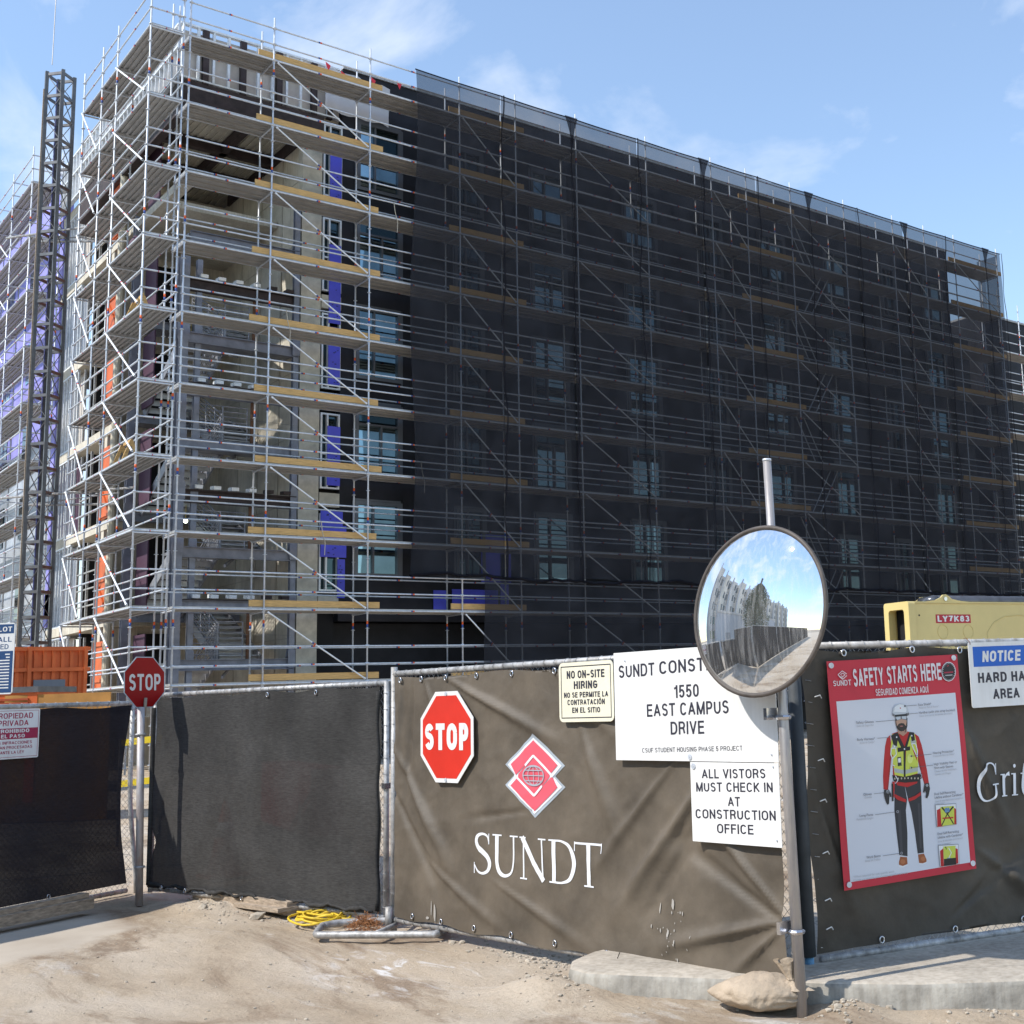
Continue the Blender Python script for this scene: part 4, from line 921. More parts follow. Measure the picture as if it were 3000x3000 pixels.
gl += [ln(0, -.06, 0, .06, .006), ln(-.1, 0, .1, 0, .006), ln(-.085, .033, .085, .033, .006), ln(-.085, -.033, .085, -.033, .006)]
strokes(gl, LX, LZ, 1, 1, F3, w3, .0445, 'emblem_globe', printg, b3)
# paint splashes on the banner
rr = random.Random(4); sp = []
for q in range(24):
    s = rr.gauss(2.95, .1); z = rr.uniform(.12, .40); a = rr.uniform(.002, .006); b_ = a*rr.uniform(1, 2.6)
    sp.append([(s+a*math.cos(t), z+b_*math.sin(t)) for t in (0, 1, 2.1, 3.1, 4.2, 5.2)])
for (s, z, a, b_) in [(2.86, .40, .006, .03), (2.97, .43, .011, .03), (2.93, .27, .008, .022), (.59, .17, .012, .06), (.55, .2, .006, .05), (.5, .13, .02, .01)]: sp.append([(s+a*math.cos(t)+.2*a*math.sin(3*t), z+b_*math.sin(t)) for t in (0, .7, 1.4, 2.1, 2.8, 3.5, 4.2, 4.9, 5.6)])
drape(sp, F3, w3, .036, 'paint_splash', mat('splash', (.36, .34, .31), .8), b3)

# ---- mesh gate
gate = thing('gate', (4.05, 10.6, 0), 'wide gate covered in taut charcoal shade mesh, beside the small stop sign on the post', 'gate')
panel(gate, FG, .06, 3.40, .06, 1.76, link=(.1, 3.38))
def wg_(s, z):
    h = .006*noise.fractal((s*1.5, z*1.5, 3), 1, 2, 3)+.012*math.sin(s*14)*max(0, (z-1.35))+.004*noise.noise((s*25, z*2, 1))*(z > .2)
    h += .01*math.sin(s*11)*max(0, .35-z)*2+ridge(s, z, (.0, .1), (.3, .9), .06, -.02)
    return h
gf = surf(FG, .11, 3.385, .07, 1.735, 180, 70, wg_, edge=lambda u, v, s, z: (s+.04*math.sin(v*9)*(1-u)**12-.03*math.sin(v*8)**2*(u**30)-.05*(1-v)**6*(1-u)**3, z-(.02*math.sin(u*12)**2+.004*math.sin(u*40)-.01 if v > .99 else 0)+(.03*math.sin(u*7)**2 if v < .01 else 0))).build('shade_mesh', scr_gate, gate, True)
mb = MB(); q = [FG(.10+3.2*i/60, .1+.012*math.sin(i*.9)+.006*math.sin(i*2.3), .05+.01*math.sin(i)) for i in range(61)]; mb.path(q, [.014+.006*math.sin(i*.7) for i in range(61)], 6); mb.path([FG(.1, .1+1.55*i/20, .04) for i in range(21)], .02, 6); mb.path([FG(3.34+.01*math.sin(i), .1+1.6*i/20, .035) for i in range(21)], .018, 6); mb.build('rolled_hem', scr_gate, gate, True)
grommets(gate, FG, [.35, .75, 1.15, 1.6, 2.1], .085, wg_, .06); grommets(gate, FG, [1.9, 2.55], 1.715, wg_, .04)
MB().box((-.03, -.03, -.02), (.03, .03, .02), 0, Matrix.Translation(FG(3.42, 1.0, .01))).build('latch', chrome, gate)

# ---- left fence run (its continuation shows in the mirror)
NTHM = ['nearest its free end', 'second from its near end', 'third from its near end', 'fourth from its near end', 'fifth from its near end', 'farthest one']
for i in range(4):
    s0 = .0+i*3.7
    lab = 'chain-link fence panel with dark see-through shade mesh, left of the small stop sign' if i == 0 else 'dark mesh panel continuing the left fence outside the picture, '+['', 'nearest', 'middle', 'farthest'][i]+' one'
    f = thing('fence', F1(s0+1.8, 0), lab, 'fence', None)
    panel(f, F1, s0+.06, s0+3.64, .02 if i == 0 else .05, 1.70 if i == 0 else 1.72, bent=(i == 0), link=(s0+.0, s0+3.62) if i == 0 else (None, None))
    def w1(s, z): return .008*noise.fractal((s*1.5, z*1.4, 8), 1, 2, 3)+.006*noise.noise((s*12, z*2, 2))+.02*max(0, .35-s)*math.sin(z*5)
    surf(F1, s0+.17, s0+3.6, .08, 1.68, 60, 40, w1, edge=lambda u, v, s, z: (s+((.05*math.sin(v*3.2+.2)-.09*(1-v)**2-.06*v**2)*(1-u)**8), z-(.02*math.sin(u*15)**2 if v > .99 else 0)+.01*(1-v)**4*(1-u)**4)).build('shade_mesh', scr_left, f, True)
    if i == 0: grommets(f, F1, [.9, 2.1], .1, w1, .04)
FM = plane((-.6, 7.4), (-.94, -.342), (.342, -.94))
for i in range(6):
    f = thing('fence', FM(i*3.7+1.8, 0), 'dark mesh fence panel of the run seen in the mirror, '+NTHM[i], 'fence', 'mesh fence panels seen in the mirror')
    panel(f, FM, i*3.7+.06, i*3.7+3.64, .05, 2.35)
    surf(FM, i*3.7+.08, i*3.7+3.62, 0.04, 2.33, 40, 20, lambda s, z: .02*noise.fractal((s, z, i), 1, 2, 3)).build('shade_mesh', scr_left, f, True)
_ua = (Vector((-1.4, 10.1, 0))-Vector((-.6, 7.4, 0))).normalized(); FK = plane((-.6, 7.4), (_ua.x, _ua.y), (_ua.y, -_ua.x))
f = thing('fence', FK(1.4, 0), 'dark mesh fence panel turning the corner outside the picture, seen in the mirror', 'fence')
panel(f, FK, .06, 2.75, .05, 2.3)
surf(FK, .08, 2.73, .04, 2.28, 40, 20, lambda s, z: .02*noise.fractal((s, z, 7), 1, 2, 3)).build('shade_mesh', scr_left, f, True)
# skid timber below left fence
mb = MB(); mb.beam((1.2, 10.75, .06), (3.06, 11.68, .07), .12, .085); mb.beam((1.2, 10.79, .12), (3.03, 11.70, .135), .1, .04); o = mb.build('timber_skid', wood_old); tag(o, 'weathered timber skid lying under the left mesh fence', 'timber')

# ---- right fence with banner
fence_b = thing('fence', (6.6, 4.7, 0), 'fence panel with dark vinyl banner, right of the mirror pole on the kerb', 'fence')
darktube = mat('sleeved_post', (.05, .06, .07), .7, 0, .3, 9)
panel(fence_b, F4, -.03, 3.6, .135, 1.835, posts=(False, True), link=(.05, 3.55))
mb = MB(); mb.tube(F4(-.10, .16, .0), F4(-.115, 1.80, .0), .038, 12); mb.build('sleeved_post', darktube, fence_b, True)
MB().tube(F4(-.10, .02, .0), F4(-.10, .16, .0), .026, 10).build('post_stub', mat('paint_blue', (.12, .3, .5), .5, 0, .5, 30), fence_b, True)
b4 = surf(F4, -.066, 3.55, .17, 1.815, 200, 100, w4, base=.024, edge=lambda u, v, s, z: (s+.012*math.sin(v*11)*(u < .02), z-(.03*math.sin(u*14)**2 if v == 1 else 0)+(.02*math.sin(u*6)**2 if v == 0 else 0))).build('banner', vinyl2, None, True)
WM[b4.name] = Matrix(); tag(b4, 'dark brown vinyl banner lettered Grit, behind the red safety poster', 'banner')
mb = MB()
for s, z in [(.20, 1.79), (.67, 1.80), (1.02, 1.79), (1.5, 1.79)]: grommets(b4, F4, [s], z, w4)
grommets(b4, F4, [.35, .85, 1.35, 1.9], .2, w4)
for z in (1.55, 1.2, .98, .7, .45, .3): mb.path([F4(-.02, z, .06), F4(.02, z+.008, .05), F4(.035, z-.01, .04)], .0035, 4)
mb.build('cable_tie', signw, b4)
strokes([smooth_pts([(.86,.74,.03),(.8,.93,.05),(.6,1.0,.04),(.34,.9,.09),(.16,.6,.14),(.14,.3,.14),(.28,.06,.08),(.5,.0,.04),(.72,.1,.07),(.76,.3,.11),(.78,.42,.11)]), ln(.6,.43,.98,.43,.035,4), ln(.87,.98,.87,.68,.03,3)], 1.068, .897, .17, .218, F4, w4, .037, 'letter', printw, b4, .12)
strokes([ln(0,0,0,.6,.11,5), smooth_pts([(0,.4,.03),(.1,.56,.05),(.25,.6,.12)]), ln(-.14,.585,.02,.585,.03,3), ln(-.13,.015,.14,.015,.03,3)], 1.275, .915, .17, .218, F4, w4, .037, 'letter', printw, b4, .12)
strokes([ln(0,0,0,.6,.11,5), ln(-.14,.585,.02,.585,.03,3), ln(-.12,.015,.14,.015,.03,3), [(-.01,.74,.0),(.0,.77,.1),(.0,.82,.11),(.01,.85,.0)]], 1.355, .915, .17, .218, F4, w4, .037, 'letter', printw, b4, .12)
strokes([smooth_pts([(.05,.85,.03),(.02,.6,.1),(.0,.2,.11),(.08,.03,.08),(.25,.08,.03)]), ln(-.12,.58,.22,.58,.035,4)], 1.42, .915, .17, .218, F4, w4, .037, 'letter', printw, b4, .12)

# ================================================================ signs
def board(F, s0, z0, s1, z1, off, name, label, m, radius=.012, tilt=0, thick=.004, cat='sign'):
    pts = []; k = 4
    for cx, cz, a0 in ((s1-radius, z1-radius, 0), (s0+radius, z1-radius, 90), (s0+radius, z0+radius, 180), (s1-radius, z0+radius, 270)):
        for i in range(k+1): a = R(a0+90*i/k); pts.append((cx+radius*math.cos(a), cz+radius*math.sin(a)))
    t = thing(name, F((s0+s1)/2, z0, off), label, cat)
    mb = MB(); n_ = (F(0, 0, 1)-F(0, 0, 0)); mb.poly([F(x, z+tilt*(x-s0), off) for x, z in pts], thick, n_); mb.build('sign_board', m, t)
    return t, (lambda s, z, o=0: F(s, z+tilt*(s-s0), off+o))
def washers(t, G, pts, r=.014):
    for x, z in pts:
        mb = MB(); k = 12; mb.poly([G(x+r*math.cos(2*math.pi*i/k), z+r*math.sin(2*math.pi*i/k), .005) for i in range(k)], .005, G(0, 0, 1)-G(0, 0, 0))
        mb.poly([G(x+.004*math.cos(2*math.pi*i/6), z+.004*math.sin(2*math.pi*i/6), .007) for i in range(6)], .002, G(0, 0, 1)-G(0, 0, 0)); mb.build('washer', galv, t)
def octagon(F, cx, cz, rx, rz, off, th, m, name, parent):
    pts = [F(cx+rx*x, cz+rz*z, off) for x, z in [(math.cos(R(22.5+45*i))/math.cos(R(22.5)), math.sin(R(22.5+45*i))/math.cos(R(22.5))) for i in range(8)]]
    return MB().poly(pts, th, F(0, 0, 1)-F(0, 0, 0)).build(name, m, parent)
t = thing('stop_sign', F3(.77, 1.05, .05), 'bright red and white octagonal stop sign fixed flat on the brown banner', 'stop sign')
octagon(F3, .772, 1.362, .322, .31, .062, .004, signw, 'sign_board', t); octagon(F3, .772, 1.362, .292, .281, .0635, .001, signred, 'red_field', t)
mb = MB(); text(mb, F3, 'STOP', .775, 1.272, .182, .53, .0655, .045); mb.build('lettering', signw, t); washers(t, lambda s, z, o=0: F3(s, z, .063+o), [(.772, 1.655), (.765, 1.07)])
t, G = board(F3, 2.027, 1.448, 2.545, 1.812, .066, 'sign', 'cream bilingual no hiring sign hanging from the fence top beside the large white board', signc, .035)
mb = MB()
for a, b, c, d in ((2.048, 1.47, 2.524, 1.476), (2.048, 1.784, 2.524, 1.79), (2.048, 1.476, 2.054, 1.784), (2.518, 1.476, 2.524, 1.784)): mb.add([G(a, b, .001), G(c, b, .001), G(c, d, .001), G(a, d, .001)], [(0, 1, 2, 3)])
mb.build('border', ink, t); mb = MB()
for s_, z_, h_, w_ in (('NO ON-SITE', 1.713, .048, .36), ('HIRING', 1.648, .048, .225), ('NO SE PERMITE LA', 1.596, .033, .42), ('CONTRATACIÓN', 1.551, .033, .355), ('EN EL SITIO', 1.503, .033, .265)): text(mb, G, s_, 2.286, z_, h_, w_, .0012, .028)
mb.build('lettering', ink, t)
t, G = board(F3, 2.558, 1.222, 3.845, 1.85, .07, 'sign', 'large white address board reading 1550 East Campus Drive, partly behind the mirror', signw, .003)
mb = MB()
text(mb, G, 'SUNDT', 2.60, 1.70, .074, .315, .001, .012, align='l', rise=.02); text(mb, G, 'CONSTRUCTION', 2.955, 1.71, .074, .86, .001, .012, align='l', rise=.02)
for s_, z_, h_, w_ in (('1550', 1.572, .072, .205), ('EAST CAMPUS', 1.47, .072, .66), ('DRIVE', 1.368, .072, .27)): text(mb, G, s_, 3.17, z_, h_, w_, .001, .012, rise=.015)
text(mb, G, 'CSUF STUDENT HOUSING PHASE 5 PROJECT', 3.19, 1.266, .026, .80, .001, .004, rise=.02); mb.build('lettering', ink, t)
washers(t, G, [(3.185, 1.245)], .016); washers(t, G, [(2.66, 1.80), (3.80, 1.262)], .005)
t, G = board(F3, 3.188, .79, 3.846, 1.218, .074, 'sign', 'white visitor check-in board hung under the large address board', signw, .003)
mb = MB()
for s_, z_, h_, w_ in (('ALL VISTORS', 1.13, .05, .475), ('MUST CHECK IN', 1.058, .05, .57), ('AT', .987, .05, .09), ('CONSTRUCTION', .914, .05, .595), ('OFFICE', .842, .05, .27)): text(mb, G, s_, 3.515, z_, h_, w_, .001, .012, rise=.02)
mb.build('lettering', ink, t); washers(t, G, [(3.215, 1.195)], .016); washers(t, G, [(3.81, 1.2), (3.815, .825)], .005)
t, G = board(F4, 1.057, 1.445, 1.57, 1.832, .07, 'sign', 'white and blue hard hat notice sign wired to the fence top at the right edge', signw, .012, .01)
mb = MB(); mb.add([G(1.088, 1.686, .001), G(1.54, 1.686, .001), G(1.54, 1.806, .001), G(1.088, 1.806, .001)], [(0, 1, 2, 3)]); mb.build('blue_field', blue, t)
mb = MB(); text(mb, G, 'NOTICE', 1.298, 1.713, .066, .29, .002, .035, shear=.12); mb.build('heading', signw, t)
mb = MB(); text(mb, G, 'HARD HAT', 1.318, 1.59, .06, .41, .001, .03); text(mb, G, 'AREA', 1.318, 1.49, .06, .20, .001, .03); mb.build('lettering', ink, t)
mb = MB()
for s in (1.07, 1.55): mb.path([G(s, 1.82, .004), G(s-.004, 1.835, .006), G(s-.012, 1.86, -.02), G(s+.004, 1.86, -.06)], .002, 4)
mb.build('wire_tie', mat('rusty_wire', (.15, .06, .04), .8), t)
Fp = lambda s, z, o=0: F1(-s, z, o)
t, G = board(F1, 1.09, 1.27, 1.585, 1.678, .07, 'sign', 'white and crimson private property sign in Spanish on the left mesh fence', signw, .012)
# this fence parameter runs right to left, so text is laid out with a mirrored parameter
G2 = lambda s, z, o=0: F1(1.337-s, z, .07+o)   # s measured to the right from the sign centre
mb = MB()
for a, b, c, d in ((-.235, 1.283, .235, 1.286), (-.235, 1.662, .235, 1.665), (-.235, 1.286, -.232, 1.662), (.232, 1.286, .235, 1.662)): mb.add([G2(a, b, .001), G2(c, b, .001), G2(c, d, .001), G2(a, d, .001)], [(0, 1, 2, 3)])
mb.add([G2(-.235, 1.432, .001), G2(.235, 1.432, .001), G2(.235, 1.52, .001), G2(-.235, 1.52, .001)], [(0, 1, 2, 3)]); 
text(mb, G2, 'PROPIEDAD', .0, 1.60, .046, .36, .0012, .01); text(mb, G2, 'PRIVADA', .0, 1.54, .046, .28, .0012, .01)
text(mb, G2, 'LAS INFRACCIONES', 0, 1.39, .024, .36, .0012, .01); text(mb, G2, 'SERAN PROCESADAS', 0, 1.352, .024, .37, .0012, .01); text(mb, G2, 'ANTE LA LEY', 0, 1.312, .024, .22, .0012, .01)
mb.build('lettering', maroon_ink, t); mb = MB(); text(mb, G2, 'PROHIBIDO', 0, 1.483, .03, .30, .002, .03); text(mb, G2, 'EL PASO', 0, 1.441, .03, .22, .002, .03); mb.build('heading', signw, t)
# parking lot board on its post behind the left fence
t = thing('sign', (2.75, 14.5, 0), 'navy and white parking lot board standing behind the left fence', 'sign')
Lu = Vector((.50, .866, 0)).normalized(); Lu = Vector((.755, -.656, 0)); Ln = Vector((-.656, -.755, 0)); L0 = Vector((3.03, 14.66, 0))
G = lambda s, z, o=0: L0+Lu*s+Ln*o+Vector((0, 0, z))
mb = MB(); mb.poly([G(-.6, 1.85), G(-.02, 1.85), G(0, 1.87), G(0, 2.56), G(-.02, 2.58), G(-.6, 2.58)], .01, Ln); mb.build('sign_board', signw, t)
mb = MB(); mb.add([G(-.59, 2.47, .001), G(-.01, 2.47, .001), G(-.01, 2.565, .001), G(-.59, 2.565, .001)], [(0, 1, 2, 3)]); mb.add([G(-.59, 1.865, .001), G(-.01, 1.865, .001), G(-.01, 2.29, .001), G(-.59, 2.29, .001)], [(0, 1, 2, 3)])
text(mb, G, 'HALL', -.03, 2.385, .05, .2, .0012, .005, align='r'); text(mb, G, 'RED', -.06, 2.31, .05, .13, .0012, .005, align='r'); mb.build('navy_fields', navy, t)
mb = MB(); text(mb, G, 'LOT', -.03, 2.49, .05, .14, .0022, .02, align='r')
for q, w_ in enumerate((.05, .04, .3, .33, .34, .3, .2, .33, .2, .3, .15, .28)): mb.add([G(-.04-w_, 2.25-q*.031, .002), G(-.04, 2.25-q*.031, .002), G(-.04, 2.262-q*.031, .002), G(-.04-w_, 2.262-q*.031, .002)], [(0, 1, 2, 3)])
mb.build('white_text', signw, t); MB().tube(G(-.3, 0, -.04), G(-.3, 2.5, -.04), .03, 8).build('post', galv2, t, True)

# ================================================================ safety poster
Hm = ((1.162239988e-03, -8.974826160e-05, 6.417000704e-03), (-1.596217981e-04, -9.577307888e-04, 1.701568368e+00), (-8.526864253e-05, 2.515860845e-05, 1.0))
PW, PH = .914, 1.245
def wp(s, z): return .004*math.sin(s*5)+.003*math.sin(z*6+1)
def FP(u, v, o=0):
    k1 = u/PW; k2 = v/PH; s = .1056+(.911*k1)-.0387*k2+.004*k1*k2; z = .4906+.0329*k1+1.2537*k2-.0127*k1*k2; return F4(s, z, .062+wp(s, z)+o)
def art(x, y):
    w_ = Hm[2][0]*x+Hm[2][1]*y+Hm[2][2]; return ((Hm[0][0]*x+Hm[0][1]*y+Hm[0][2])/w_, (Hm[1][0]*x+Hm[1][1]*y+Hm[1][2])/w_)
poster = thing('poster', F4(.55, .5, .06), 'red bordered safety poster with a printed worker in full protective gear', 'poster')
def grid_quad(u0, v0, u1, v1, o, m, name, th=0):
    mb = MB(); n_ = 16
    for j in range(n_+1):
        for i in range(n_+1): mb.v.append(tuple(FP(u0+(u1-u0)*i/n_, v0+(v1-v0)*j/n_, o)))
    for j in range(n_):
        for i in range(n_): a = j*(n_+1)+i; mb.f.append((a, a+1, a+n_+2, a+n_+1)); mb.m.append(0)
    return mb.build(name, m, poster, True)
grid_quad(0, 0, PW, PH, 0, posterred, 'sheet'); grid_quad(-.0, -.0, PW, PH, -.004, rubber, 'backing')
grid_quad(.043, .04, .875, 1.02, .001, flat(.62, .65, .72), 'white_panel')
_l = [0]
FLATP = {}
def shp(c, *polys, layer=None):
    _l[0] += 1; o = .0016+_l[0]*.00006
    mb = FLATP.setdefault(c, MB())
    for pl in polys: mb.add([FP(*art(x, y), o) for x, y in pl], [tuple(range(len(pl)))])
def ell(cx, cy, rx, ry, n=16, a0=0, a1=360): return [(cx+rx*math.cos(R(a0+(a1-a0)*i/n)), cy+ry*math.sin(R(a0+(a1-a0)*i/n))) for i in range(n+(a1-a0 < 360))]
def lines(c, pts, w_):
    for (a, b), (d, e) in zip(pts[:-1], pts[1:]):
        l_ = math.hypot(d-a, e-b) or 1; nx_, ny_ = -(e-b)/l_*w_/2, (d-a)/l_*w_/2; shp(c, [(a+nx_, b+ny_), (d+nx_, e+ny_), (d-nx_, e-ny_), (a-nx_, b-ny_)])
Rd, Rs, Dk, Bk, Yl, Gy, Wt, Sk, Br, Jn = (.45, .012, .015), (.3, .01, .012), (.02, .021, .026), (.008, .008, .01), (.55, .62, .08), (.4, .44, .42), (.72, .74, .77), (.42, .24, .17), (.3, .09, .03), (.022, .025, .034)
# legs, boots
shp(Jn, [(412, 1150), (468, 1150), (485, 1240), (478, 1300), (488, 1430), (489, 1560), (442, 1553), (425, 1420), (412, 1300)])
shp(Jn, [(468, 1150), (560, 1130), (566, 1220), (572, 1350), (583, 1540), (547, 1545), (530, 1420), (510, 1310), (490, 1240)])
shp((.045, .048, .06), [(430, 1300), (448, 1300), (462, 1540), (448, 1540)], [(545, 1260), (556, 1260), (570, 1530), (560, 1530)])
shp(Wt, [(440, 1598), (488, 1590), (489, 1612), (462, 1624), (440, 1620)], [(555, 1588), (598, 1580), (599, 1596), (580, 1606), (556, 1606)])
shp(Br, [(447, 1562), (486, 1565), (489, 1604), (462, 1615), (440, 1608), (440, 1592)], [(549, 1550), (583, 1545), (598, 1580), (597, 1592), (576, 1600), (555, 1598)])
shp((.42, .15, .06), ell(462, 1590, 14, 14), ell(578, 1574, 12, 13))
# arms and torso
shp(Rd, [(388, 875), (368, 895), (358, 940), (350, 1030), (346, 1110), (349, 1182), (376, 1186), (380, 1120), (388, 1060), (396, 980)])
shp(Rd, [(528, 868), (550, 884), (566, 930), (582, 1000), (598, 1080), (608, 1146), (581, 1152), (566, 1090), (552, 1050), (538, 990)])
shp(Rs, [(388, 960), (396, 980), (388, 1060), (376, 1180), (370, 1180), (380, 1060)], [(538, 980), (552, 1050), (581, 1152), (586, 1150), (560, 1040), (545, 970)])
shp(Rd, [(398, 868), (430, 858), (460, 868), (480, 855), (524, 862), (540, 920), (540, 1000), (545, 1130), (540, 1148), (485, 1170), (430, 1160), (405, 1130), (398, 1000), (390, 930)])
shp(Yl, [(398, 872), (432, 862), (446, 905), (463, 950), (465, 1112), (412, 1100), (404, 1040), (388, 960)])
shp(Yl, [(478, 948), (492, 900), (496, 858), (526, 866), (536, 910), (542, 960), (546, 1040), (544, 1092), (472, 1112)])
shp(Gy, [(400, 930), (425, 925), (428, 945), (396, 955)], [(408, 1062), (464, 1074), (464, 1096), (412, 1086)], [(472, 1074), (545, 1058), (545, 1080), (472, 1096)], [(503, 905), (530, 900), (536, 918), (508, 928)])
shp((.66, .74, .2), ell(438, 1025, 14, 26), ell(500, 1010, 16, 26))
shp(Dk, [(427, 1002), (448, 998), (452, 1048), (430, 1052)]); shp(Wt, [(431, 1008), (446, 1005), (448, 1030), (433, 1032)])
for pl in ([(392, 880), (412, 866), (430, 905), (425, 940), (405, 930)], [(412, 866), (430, 862), (470, 945), (455, 960)], [(500, 858), (524, 862), (528, 905), (510, 912)], [(496, 860), (508, 860), (480, 955), (468, 948)], [(428, 948), (500, 940), (500, 962), (430, 972)], [(462, 960), (474, 960), (474, 1110), (464, 1110)]): shp(Bk, pl)
for x, y in ((424, 888), (510, 880), (410, 940), (505, 995), (503, 1060), (468, 955)): shp(Wt, ell(x, y, 4, 5, 8))
for o_ in (0, 1):
    c_ = 405 if not o_ else 522
    lines(Wt, [(c_-12, 950), (c_+12, 950), (c_+16, 985), (c_-6, 1010), (c_-16, 985), (c_-12, 950)] if not o_ else [(c_-14, 925), (c_+10, 925), (c_+20, 965), (c_+18, 1000), (c_, 960), (c_-14, 925)], 5)
lines(Wt, [(400, 1010), (398, 1045), (412, 1050)], 4)
shp(Bk, [(398, 1102), (465, 1112), (565, 1092), (568, 1118), (545, 1138), (470, 1145), (405, 1136)])
for i in range(8): shp((.5, .45, .35), ell(412+i*19, 1122-(abs(i-3.5)*-1.2 if i > 4 else 0)-i*.8, 4, 6, 8))
lines(Wt, [(415, 1105), (430, 1130), (420, 1145)], 4); lines((.3, .3, .33), [(548, 1090), (566, 1100), (560, 1120)], 5)
shp(Rd, [(410, 1208), (440, 1222), (478, 1240), (476, 1256), (430, 1242), (412, 1226)], [(490, 1234), (530, 1218), (562, 1195), (560, 1216), (525, 1240), (492, 1252)], [(398, 1138), (412, 1140), (408, 1230), (398, 1220)])
shp(Bk, [(394, 1150), (402, 1150), (406, 1248), (396, 1250)])
shp(Dk, [(352, 1184), (378, 1184), (390, 1205), (394, 1224), (386, 1226), (382, 1212), (380, 1262), (372, 1270), (364, 1258), (354, 1228), (350, 1205)])
shp(Dk, [(582, 1150), (607, 1146), (613, 1180), (606, 1215), (598, 1233), (588, 1230), (592, 1205), (584, 1190), (580, 1204), (574, 1196), (578, 1172)])
shp((.3, .33, .36), ell(370, 1195, 8, 10), ell(596, 1160, 8, 8))
# head: neck, face, beard, glasses, helmet
shp(Sk, [(428, 830), (478, 830), (484, 862), (460, 882), (430, 864)]); shp((.46, .28, .2), ell(448, 800, 32, 46))
shp((.03, .022, .02), [(417, 806), (424, 828), (436, 812), (450, 808), (464, 810), (476, 826), (481, 800), (479, 838), (462, 854), (440, 854), (424, 838)]); shp((.34, .13, .12), ell(451, 826, 10, 3.5, 8))
shp((.14, .15, .16), [(416, 768), (481, 764), (481, 792), (452, 786), (419, 796)]); shp((.5, .55, .6), [(420, 774), (446, 770), (446, 786), (422, 792)], [(452, 770), (478, 768), (478, 787), (454, 784)])
lines(Bk, [(417, 790), (424, 830), (452, 856)], 3); lines(Bk, [(483, 780), (482, 826), (470, 862)], 4)
shp((.5, .54, .58), [(400, 762), (402, 728), (418, 706), (444, 698), (472, 704), (488, 722), (494, 756), (484, 764), (410, 766)])
shp((.7, .73, .76), [(410, 744), (414, 718), (440, 702), (466, 706), (480, 730), (478, 748)]); shp((.16, .17, .19), [(398, 752), (412, 758), (410, 772), (400, 766)], [(480, 754), (494, 748), (494, 764), (482, 768)]); shp(Dk, [(412, 762), (484, 756), (484, 768), (414, 773)])
shp((.5, .05, .05), ell(445, 724, 4, 4, 6))
# inset pictures
for (x0, y0, x1, y1) in ((645, 1268, 765, 1396), (664, 1497, 780, 1620)):
    shp((.2, .2, .21), [(x0-2, y0+1), (x1-4, y0-6), (x1+2, y1-16), (x0+8, y1)]); shp(Wt, [(x0, y0+4), (x1-6, y0-3), (x1, y1-18), (x0+10, y1-3)])
shp(Rd, [(652, 1300), (680, 1285), (690, 1392), (656, 1394)], [(738, 1282), (760, 1292), (764, 1378), (740, 1382)]); shp(Yl, [(672, 1282), (750, 1276), (752, 1380), (680, 1390)]); shp(Gy, [(690, 1280), (735, 1276), (740, 1340), (692, 1345)]); lines(Bk, [(680, 1284), (712, 1320), (745, 1280)], 9); lines(Bk, [(680, 1388), (712, 1320), (748, 1378)], 6); shp((.12, .25, .45), ell(705, 1300, 9, 15, 8), ell(718, 1298, 7, 14, 8)); shp(Rd, [(684, 1342), (746, 1338), (746, 1346), (684, 1350)])
shp(Rd, [(672, 1530), (690, 1515), (694, 1616), (676, 1618)], [(756, 1512), (772, 1520), (776, 1600), (758, 1604)]); shp(Yl, [(690, 1505), (760, 1500), (758, 1585), (694, 1590)]); shp(Bk, [(694, 1575), (762, 1568), (764, 1606), (694, 1614)], [(700, 1506), (712, 1505), (742, 1570), (726, 1576)]); shp((.12, .25, .45), ell(724, 1560, 16, 18, 8)); lines(Wt, [(720, 1512), (736, 1540), (722, 1570)], 4)
# leader lines
for a in ([(470, 712), (538, 707)], [(478, 758), (545, 752)], [(303, 801), (420, 791)], [(312, 894), (385, 889)], [(505, 995), (620, 984)], [(505, 1060), (628, 1046)], [(292, 1207), (368, 1199)], [(300, 1325), (425, 1308)], [(345, 1557), (450, 1542)]): lines((.1, .1, .12), a, 2.2)
for x, y in ((470, 712), (478, 758), (420, 791), (505, 995), (505, 1060)): shp((.05, .05, .06), ell(x, y, 5, 5, 8))
for x, y in ((372, 1197), (427, 1308), (451, 1542)): shp((.4, .42, .46), ell(x, y, 7, 8, 10)); shp((.1, .1, .12), ell(x, y, 5, 6, 10))
# badge
shp(Wt, ell(719, 518, 40, 55, 24)); shp((.02, .018, .022), ell(719, 518, 37, 51, 24)); shp((.5, .03, .06), [(716, 480), (730, 498), (716, 516), (702, 498)]); shp(Dk, [(716, 488), (724, 498), (716, 508), (708, 498)])
shp((.35, .02, .05), [(694, 520), (744, 516), (744, 524), (694, 528)]); shp((.5, .5, .5), [(700, 537), (740, 534), (740, 539), (700, 542)])
for a in range(0, 360, 14):
    if 60 < a % 180 < 120 or True: shp((.5, .5, .5), ell(719+33*math.cos(R(a)), 518+46*math.sin(R(a)), 2.2, 2.4, 5))
for c, mb in FLATP.items(): mb.build('printed_shape', flat(*c), poster)
def ptext(c, txt, x0, y0, x1, y1, h, bold=.0, name='lettering', shear=0):
    a = art(x0, y0); b = art(x1, y1); L_ = math.hypot(b[0]-a[0], b[1]-a[1]); ux, uy = (b[0]-a[0])/L_, (b[1]-a[1])/L_
    Fq = lambda s, z, o=0: FP(a[0]+ux*s-uy*z, a[1]+uy*s+ux*z, o)
    mb = TXT.setdefault(c, MB()); text(mb, Fq, txt, 0, 0, h, L_, .0065, bold, align='l', shear=shear)
TXT = {}
Pk = (.72, .68, .7)
